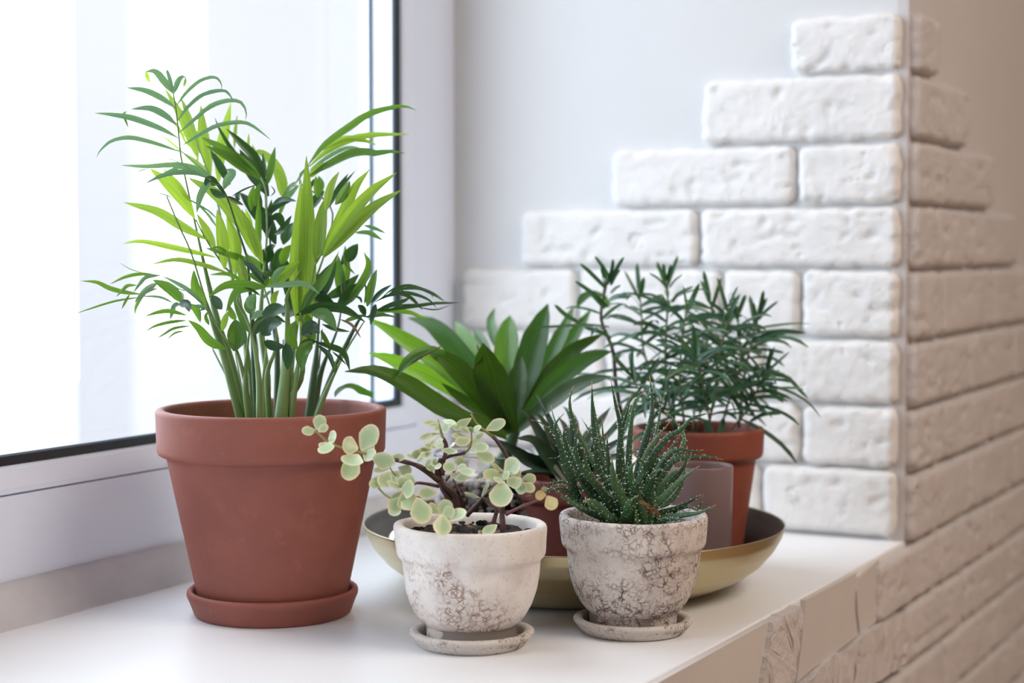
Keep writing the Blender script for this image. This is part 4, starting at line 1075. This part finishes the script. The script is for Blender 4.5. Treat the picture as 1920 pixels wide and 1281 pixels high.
# ---------------------------------------------------------------- spiny aloe
M_ALOE = m_leaf('aloe_flesh', (.035, .105, .05), (.03, .08, .03), .38, .05, streak=.3)
M_ALOE2 = m_leaf('light_aloe_flesh', (.075, .18, .075), (.05, .1, .04), .4, .05, streak=.25)
M_TOOTH = mat('pale_tooth', (.66, .76, .60), .45); M_ATIP = mat('brown_tip', (.42, .20, .09), .6)
AL = '''
700,1140 480,1010 360,900 270,920 100,965 62 1.40
720,1150 560,1080 400,990 290,900 70 1.395
700,1100 480,980 420,820 370,680 330,560 310,450 375,365 78 1.41
690,1000 560,820 440,720 370,600 250,460 135,410 40 1.44
600,900 420,640 310,420 280,305 42 1.45
720,1050 560,900 430,700 380,560 375,500 410,450 62 1.395
740,1080 620,900 500,760 455,620 475,470 74 1.39
760,1000 640,800 520,600 440,420 415,280 445,165 58 1.43
740,900 640,660 560,500 500,400 40 1.45
760,1000 660,760 600,560 580,360 575,135 66 1.44
760,900 660,640 610,440 565,170 40 1.45
780,1000 640,800 600,660 610,560 635,505 60 1.39
790,1050 720,850 690,700 685,520 76 1.375
800,950 710,760 660,560 648,395 46 1.41
820,1000 770,760 780,480 745,300 708,110 58 1.43
830,1000 790,700 790,500 830,350 860,215 56 1.435
860,1000 840,720 860,420 890,270 960,210 62 1.445
880,1000 930,680 1000,420 1010,280 990,95 76 1.45
920,950 1010,620 1060,400 1070,240 46 1.47
900,1000 950,700 1030,560 1140,425 62 1.43
940,980 990,740 1100,560 1220,480 1300,400 1435,360 66 1.44
960,1000 1040,760 1160,600 1220,500 60 1.45
1000,950 1120,760 1230,600 1230,500 1140,390 1100,350 50 1.46
940,1000 1020,820 1130,660 1220,625 1300,640 1380,628 60 1.42
980,1020 1080,800 1180,700 1300,680 1420,680 1525,700 56 1.42
960,900 1040,780 1120,790 40 1.40
860,1080 890,900 960,760 920,700 865,650 70 1.38
830,900 850,700 885,590 34 1.41
980,1080 1100,960 1200,860 1270,800 1350,745 80 1.41
1000,1000 1150,850 1240,740 1260,600 70 1.44
1040,1100 1180,1050 1300,990 1360,950 56 1.42
1080,1130 1220,1100 1350,1080 1470,1025 62 1.40
1060,1150 1160,1130 1270,1135 46 1.385
1160,1080 1270,1040 1340,1060 1375,950 34 1.43
1000,1060 1120,1010 1210,900 1250,740 60 1.44
640,1000 480,900 360,860 240,880 170,850 46 1.42
740,1150 620,1060 540,1000 510,1010 90 1.385
760,1160 680,1100 600,1010 520,1000 110 1.375
830,1160 850,1060 870,990 900,960 130 1.370
860,1100 790,980 730,850 720,690 110 1.385
940,1080 880,900 850,780 900,700 100 1.40
980,1050 1000,880 1040,800 110 1.40
500,800 400,690 260,690 30 1.43
780,1050 640,920 540,760 520,620 90 1.41
1000,1080 1060,920 1130,820 1210,760 90 1.42
700,1080 570,960 490,850 440,760 80 1.40
900,1050 960,860 1060,700 1150,620 70 1.435
820,1050 740,880 690,760 60 1.40
'''
def aloe_leaf(pts, wid, root, seed, light):
    g = random.Random(seed); n = 22; C = crom(pts, n); T = frames(C); v = []; f = []; mi = []
    c0 = Vector(root.location)+Vector((0, 0, .085)); ns = 8
    rows_ = []
    for i, (c, t) in enumerate(zip(C, T)):
        N = TOCAM*.8+Vector((0, 0, .5)); N = (N-t*N.dot(t)).normalized(); Sd = t.cross(N)
        ww = wid*.5*prof(TRI, i/n); ww = max(ww, wid*.035)
        rows_.append((c, t, N, Sd, ww))
        for k in range(ns):
            a = 2*math.pi*k/ns; x, y = math.cos(a), math.sin(a)
            v.append(c+Sd*(ww*x)+N*((.38 if y > 0 else .62)*ww*y))
    for i in range(n):
        for k in range(ns):
            f.append((i*ns+k, (i+1)*ns+k, (i+1)*ns+(k+1) % ns, i*ns+(k+1) % ns)); mi.append(2 if i >= n-1 else 0)
    f.append(tuple(range(ns))); mi.append(0); f.append(tuple(n*ns+k for k in reversed(range(ns)))); mi.append(2)
    def tooth(p, d, s):
        d = d.normalized(); a = d.orthogonal().normalized(); b = d.cross(a); q = len(v)
        v.extend([p+a*s*.55, p-a*s*.28+b*s*.48, p-a*s*.28-b*s*.48, p+d*s*1.15])
        f.extend([(q, q+1, q+3), (q+1, q+2, q+3), (q+2, q, q+3)]); mi.extend([1]*3)
    L = sum((C[i+1]-C[i]).length for i in range(n)); m = max(6, int(L/.0042))
    for j in range(m):
        s_ = (j+.5)/m*.94; i = min(n-1, int(s_*n)); u = s_*n-i
        c, t, N, Sd, ww = rows_[i]; c2, _, _, _, w2 = rows_[i+1]; c = c.lerp(c2, u); w_ = ww+(w2-ww)*u
        sz = .00165*(1-.4*s_)*g.uniform(.75, 1.2)
        sg = 1 if j % 2 else -1
        tooth(c+Sd*(sg*w_*.93)+t*g.uniform(-.001, .001), Sd*sg+t*g.uniform(.2, .8), sz*g.uniform(.8, 1.25))
        if g.random() < .55: tooth(c-Sd*(sg*w_*.93)+t*g.uniform(.0005, .002), -Sd*sg+t*.5, sz*.8)
        for _ in range(2 if s_ < .7 else 1 if g.random() < .6 else 0):
            a = g.uniform(-.7, .7); tooth(c+Sd*(w_*a)+N*(w_*.36*math.sqrt(1-a*a)), N+t*.3, sz*.62)
            if g.random() < .5: tooth(c+Sd*(w_*a)-N*(w_*.58*math.sqrt(1-a*a)), -N+t*.3, sz*.6)
    return mesh('leaf', v, f, [M_ALOE2 if light else M_ALOE, M_TOOTH, M_ATIP], root, mi=mi)
AC = px(1187, 1000, 1.436)
for i, ln in enumerate(AL.strip().split('\n')):
    q = ln.split(); pts = parse('Y '+' '.join(q[:-2]))[0]; wd, d = float(q[-2]), float(q[-1])
    dm = 1.425; n = len(pts)
    P = [px(x, y, dm+(d-dm)*min(1, .25+.75*k/(n-1))) for k, (x, y) in enumerate(pts)]
    root_pt = Vector((rootB.location.x, rootB.location.y, .080)); b = P[0]
    P = [root_pt.lerp(Vector((b.x, b.y, .078)), .5)]+P if n < 6 else P
    wpart(aloe_leaf(P, wd*.2604*d/FPX*.95, rootB, i, i % 3 == 1 or wd > 85), rootB)
for spec in ('Y 905,1000 960,1020 1000,1080 970,1120', 'Y 960,1030 1030,1070 1060,1120'):
    wpart(leaf('dry_leaf', world_line(parse(spec)[0], 1.382, 1.385), .0045, Vector((.4, -.3, .8)), M_DRY, rootB, P=BROAD, wave=.9, n=12, twist=1.6), rootB)
# ---------------------------------------------------------------- broad-leaved dracaena
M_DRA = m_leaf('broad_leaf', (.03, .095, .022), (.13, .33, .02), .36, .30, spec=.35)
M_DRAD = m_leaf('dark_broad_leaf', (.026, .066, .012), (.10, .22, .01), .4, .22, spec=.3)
M_DRAL = m_leaf('lit_broad_leaf', (.05, .15, .028), (.24, .48, .03), .3, .42, spec=.5)  # lit copy of the broad leaf, its brightness put into the colour
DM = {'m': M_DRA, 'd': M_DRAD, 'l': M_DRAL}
DR = '''
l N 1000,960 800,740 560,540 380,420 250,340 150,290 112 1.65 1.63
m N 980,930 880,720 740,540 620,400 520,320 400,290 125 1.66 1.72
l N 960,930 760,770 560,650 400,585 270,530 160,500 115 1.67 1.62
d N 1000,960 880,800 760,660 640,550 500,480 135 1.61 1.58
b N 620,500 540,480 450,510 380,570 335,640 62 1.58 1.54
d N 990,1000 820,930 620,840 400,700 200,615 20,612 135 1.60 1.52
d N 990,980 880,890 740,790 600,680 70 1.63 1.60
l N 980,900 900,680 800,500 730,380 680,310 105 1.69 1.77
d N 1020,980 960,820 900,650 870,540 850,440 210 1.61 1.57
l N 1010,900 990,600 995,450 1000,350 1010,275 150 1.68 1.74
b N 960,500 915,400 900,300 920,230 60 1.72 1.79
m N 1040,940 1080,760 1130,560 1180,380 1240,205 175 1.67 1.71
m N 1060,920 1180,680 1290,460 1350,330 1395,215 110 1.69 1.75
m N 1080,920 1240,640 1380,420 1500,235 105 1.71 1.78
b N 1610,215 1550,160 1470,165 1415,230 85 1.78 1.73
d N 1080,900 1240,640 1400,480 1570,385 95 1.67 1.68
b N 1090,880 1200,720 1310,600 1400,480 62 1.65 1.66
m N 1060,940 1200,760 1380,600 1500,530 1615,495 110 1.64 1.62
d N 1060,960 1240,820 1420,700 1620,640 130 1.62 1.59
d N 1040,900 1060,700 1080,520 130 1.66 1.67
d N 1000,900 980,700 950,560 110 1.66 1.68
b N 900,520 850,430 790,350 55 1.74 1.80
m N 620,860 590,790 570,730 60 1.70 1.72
m X 700,742 660,728 640,732 628,745 22 1.62 1.56
'''
DM['b'] = M_DRA
base = Vector((rootD.location.x, rootD.location.y, .095)); crown = px(970, 812, 1.65)
wpart(tube('cane', [base, base.lerp(crown, .5)+Vector((.004, 0, 0)), crown+Vector((0, 0, .012))], [.0075, .007, .006], M_STEMD, rootD, sides=10), rootD)
dr = random.Random(3)
for ln in DR.strip().split('\n'):
    q = ln.split(); pts = parse(' '.join(q[1:-3]))[0]; wd, d0, d1 = map(float, q[-3:])
    face = (TOCAM+Vector((-.3, 0, dr.uniform(.2, .6)))).normalized()
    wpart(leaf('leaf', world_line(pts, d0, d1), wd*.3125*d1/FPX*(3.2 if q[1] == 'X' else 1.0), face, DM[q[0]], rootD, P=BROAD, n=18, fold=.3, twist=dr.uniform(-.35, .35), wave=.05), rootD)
for spec, d in (('J 75,570 100,640 110,700 20,830', 1.58), ('I 1100,480 950,560 760,680 650,770', 1.56)):
    o = wpart(tube('dry_edge', world_line(parse(spec)[0], d, d), [.0007, .0011, .0006], M_DRY, rootD, sides=6), rootD)
# ---------------------------------------------------------------- gasteria
M_GAS = m_leaf('gasteria_leaf', (.028, .070, .042), (.02, .05, .02), .42, .05)
M_GASB = m_leaf('bluish_gasteria_leaf', (.075, .13, .085), (.03, .06, .03), .42, .05)
GA = '''
d N 1260,1200 1120,1150 1020,1080 940,1020 130 1.54
d N 1290,1180 1210,1090 1140,1020 1055,1010 120 1.55
b N 1270,1120 1190,980 1120,870 1060,825 88 1.58
b N 1300,1080 1240,960 1190,880 1145,850 70 1.58
d N 1310,1040 1250,900 1200,810 1165,740 52 1.62
d N 1380,1060 1400,940 1370,860 1330,820 80 1.63
d N 1460,1060 1540,930 1615,825 95 1.62
b N 1500,1080 1590,1000 1665,890 60 1.60
b N 1360,1080 1350,960 1300,880 76 1.60
d N 1540,1120 1650,1040 1760,980 64 1.58
d N 1500,1160 1660,1120 1800,1070 56 1.56
d N 1280,1230 1180,1210 1060,1220 60 1.53
'''
gb = Vector((rootG.location.x, rootG.location.y, .092))
for ln in GA.strip().split('\n'):
    q = ln.split(); pts = parse(' '.join(q[1:-2]))[0]; wd, d = float(q[-2]), float(q[-1])
    P = world_line(pts, 1.595, d); P = [gb.lerp(P[0], .35)]+P
    face = (TOCAM+Vector((-.2, 0, .5))).normalized()
    wpart(leaf('leaf', P, wd*.3125*d/FPX, face, M_GASB if q[0] == 'b' else M_GAS, rootG, P=TRI, n=14, fold=.35, thick=.003), rootG)
# ---------------------------------------------------------------- needle-leaved bush
M_NEE = m_leaf('needle_leaf', (.035, .115, .055), (.06, .17, .04), .4, .22)
M_NEEL = m_leaf('bluish_needle_leaf', (.07, .18, .10), (.08, .2, .05), .4, .2)
M_NST = mat('woody_brown_stem', (.10, .075, .05), .6); M_NSTG = mat('green_brown_stem', (.14, .17, .075), .55)
NS = [  # stem pixels, depths, radius mm, material
    ('1215,815 1172,790 1155,722 1149,657 1127,600 1133,550 1138,528', 1.72, 1.68, 2.2, M_NST),
    ('1240,810 1225,720 1205,650 1203,590 1198,540', 1.71, 1.72, 1.3, M_NSTG),
    ('1265,810 1250,720 1248,640 1252,570 1250,520', 1.69, 1.70, 1.5, M_NSTG),
    ('1285,812 1275,720 1278,650 1284,600 1290,575', 1.68, 1.66, 1.3, M_NSTG),
    ('1300,812 1305,730 1325,650 1335,600 1330,555', 1.70, 1.72, 1.2, M_NSTG),
    ('1325,812 1340,740 1345,680 1360,620 1366,570', 1.67, 1.66, 1.5, M_NSTG),
    ('1350,808 1370,740 1388,680 1385,620 1382,585', 1.70, 1.71, 1.3, M_NSTG),
    ('1385,802 1392,740 1400,680 1412,630 1420,590', 1.72, 1.73, 1.5, M_NST),
    ('1290,812 1240,770 1205,740 1180,700', 1.66, 1.62, 1.0, M_NSTG),
    ('1335,810 1325,760 1312,700 1300,660', 1.66, 1.63, 1.1, M_NSTG),
    ('1370,806 1400,770 1425,720 1440,690', 1.68, 1.68, 1.0, M_NSTG),
    ('1310,812 1320,700 1352,640 1362,600', 1.74, 1.76, 1.1, M_NST),
]
nr_ = random.Random(8); n_leaf = 0
def needle(stem, p, d, L, w_, m, droop, root):
    d = d.normalized(); e1 = p+d*L*.35; e2 = p+d*L*.75+Vector((0, 0, -droop*L*.35)); e3 = p+d*L+Vector((0, 0, -droop*L))
    face = (Vector((0, 0, 1))*.8+TOCAM*.8+Vector((nr_.uniform(-.5, .5), 0, 0))).normalized()
    o = leaf('needle', [p, e1, e2, e3], w_, face, m, stem, P=NEEDLE, n=6, fold=.25, twist=nr_.uniform(-.4, .4))
for si, (spec, d0, d1, rad, mt) in enumerate(NS):
    pts = parse('X '+spec)[0]; P = world_line(pts, d0, d1); P[0].z = max(P[0].z, .122)
    st = wpart(tube('stem', P, [rad*1e-3, rad*.9e-3, rad*.6e-3], mt, rootR, n=18, sides=7), rootR)
    C = crom(P, 30); T = frames(C); cnt = 14 if si == 0 else 22
    for k in range(cnt):
        s_ = (.16 if si else .34)+(.99-(.16 if si else .34))*(k/(cnt-1))**.85; i = min(29, int(s_*30)); top = s_ > .9
        a = k*2.4+si; T_ = T[i]; up = T_
        A = T_.orthogonal().normalized(); B = T_.cross(A); h = A*math.cos(a)+B*math.sin(a)
        el = .25+.3*nr_.random() if not top else 1.5+nr_.random()*1.2
        L = nr_.uniform(.036, .062) if not top else nr_.uniform(.020, .036)
        if h.y > .75 and not top: L *= .8
        needle(st, C[i], h+up*el, L, nr_.uniform(.0038, .0050), M_NEEL if nr_.random() < .35 else M_NEE, 0 if top else nr_.uniform(.05, .38), rootR); n_leaf += 1
# the long outer blades that show against the bricks
EX = '''
7 M 1290,200 1400,150 1560,100 1780,112 40
7 M 1340,230 1450,180 1540,180 1640,205 26
7 M 1380,250 1480,260 1600,282 28
7 M 1240,380 1400,430 1520,440 30
10 M 1290,490 1450,470 1620,490 1720,590 1805,675 34
10 M 1400,570 1500,630 1595,708 32
10 M 1210,590 1380,550 1530,545 34
10 M 1260,680 1340,690 1400,760 1460,800 34
10 M 1310,870 1430,810 1590,800 34
10 M 1240,740 1300,770 1350,830 30
5 M 920,870 960,950 985,1030 44
5 M 1080,850 1060,940 1020,1010 44
7 L 1030,800 1000,640 980,500 46
7 L 1060,700 1080,560 1120,330 56
7 L 1050,740 1150,620 1320,480 40
0 K 600,560 380,340 220,200 60
0 K 640,850 400,640 150,460 62
0 K 660,400 540,220 440,90 56
0 K 640,480 700,280 715,130 50
0 K 680,480 780,260 880,100 54
0 K 680,520 740,400 820,290 50
0 K 600,420 560,320 555,210 60
0 K 680,640 760,570 830,530 60
0 K 660,740 800,690 950,700 80
0 K 600,860 480,740 380,650 90
0 J 1400,390 1180,370 950,380 650,400 26
0 J 1100,350 960,270 850,170 44
0 J 1420,500 1300,440 1150,400 40
2 K 1500,540 1400,430 1260,340 36
2 K 1510,450 1480,320 1465,200 56
2 K 1530,450 1560,320 1590,210 48
2 K 1560,560 1640,450 1760,360 28
2 K 1600,780 1700,650 1920,540 46
'''
stems = [o for o in COL.objects if o.name.split('.')[0] == 'stem' and o.parent == rootR]
for ln in EX.strip().split('\n'):
    q = ln.split(); i = int(q[0]); pts, _, sc = parse(' '.join(q[1:-1])); d = NS[i][2]-.005
    if n_leaf < 298:
        leaf('needle', world_line(pts, d, d-.02), float(q[-1])*sc*d/FPX*1.15, (TOCAM+Vector((0, 0, .4))).normalized(), M_NEE, stems[i], P=NEEDLE, n=10, fold=.25); n_leaf += 1

# beyond the 300 needles that show largest: the small inner ones, joined
v = []; f = []
for si, (spec, d0, d1, rad, mt) in enumerate(NS[1:]):
    P = world_line(parse('X '+spec)[0], d0, d1); C = crom(P, 30); T = frames(C)
    for k in range(11):
        i = int(30*(.12+.8*nr_.random())); T_ = T[i]; A = T_.orthogonal().normalized(); B = T_.cross(A); a = nr_.uniform(0, 6.283)
        d = (A*math.cos(a)+B*math.sin(a)+T_*nr_.uniform(.1, .7)).normalized(); L = nr_.uniform(.024, .042); dr_ = nr_.uniform(0, .4)
        vv, ff = leafgeo([C[i], C[i]+d*L*.5, C[i]+d*L+Vector((0, 0, -dr_*L))], nr_.uniform(.0032, .0044), (TOCAM+Vector((nr_.uniform(-.5, .5), 0, .8))).normalized(), NEEDLE, 5, .25)
        b = len(v); v += vv; f += [tuple(q+b for q in w_) for w_ in ff]
o = wpart(mesh('inner_needles', v, f, M_NEE, rootR), rootR); o['kind'] = 'stuff'
def settle():
    """parts were modelled in world space: keep them there under their things"""
    bpy.context.view_layer.update()
    for root in (palm, rootA, rootB, rootR, rootG, rootD):
        for o in list(COL.objects):
            if o.parent == root and '_w' in o:
                o.matrix_parent_inverse = Matrix.Translation(-root.location); del o['_w']
settle()
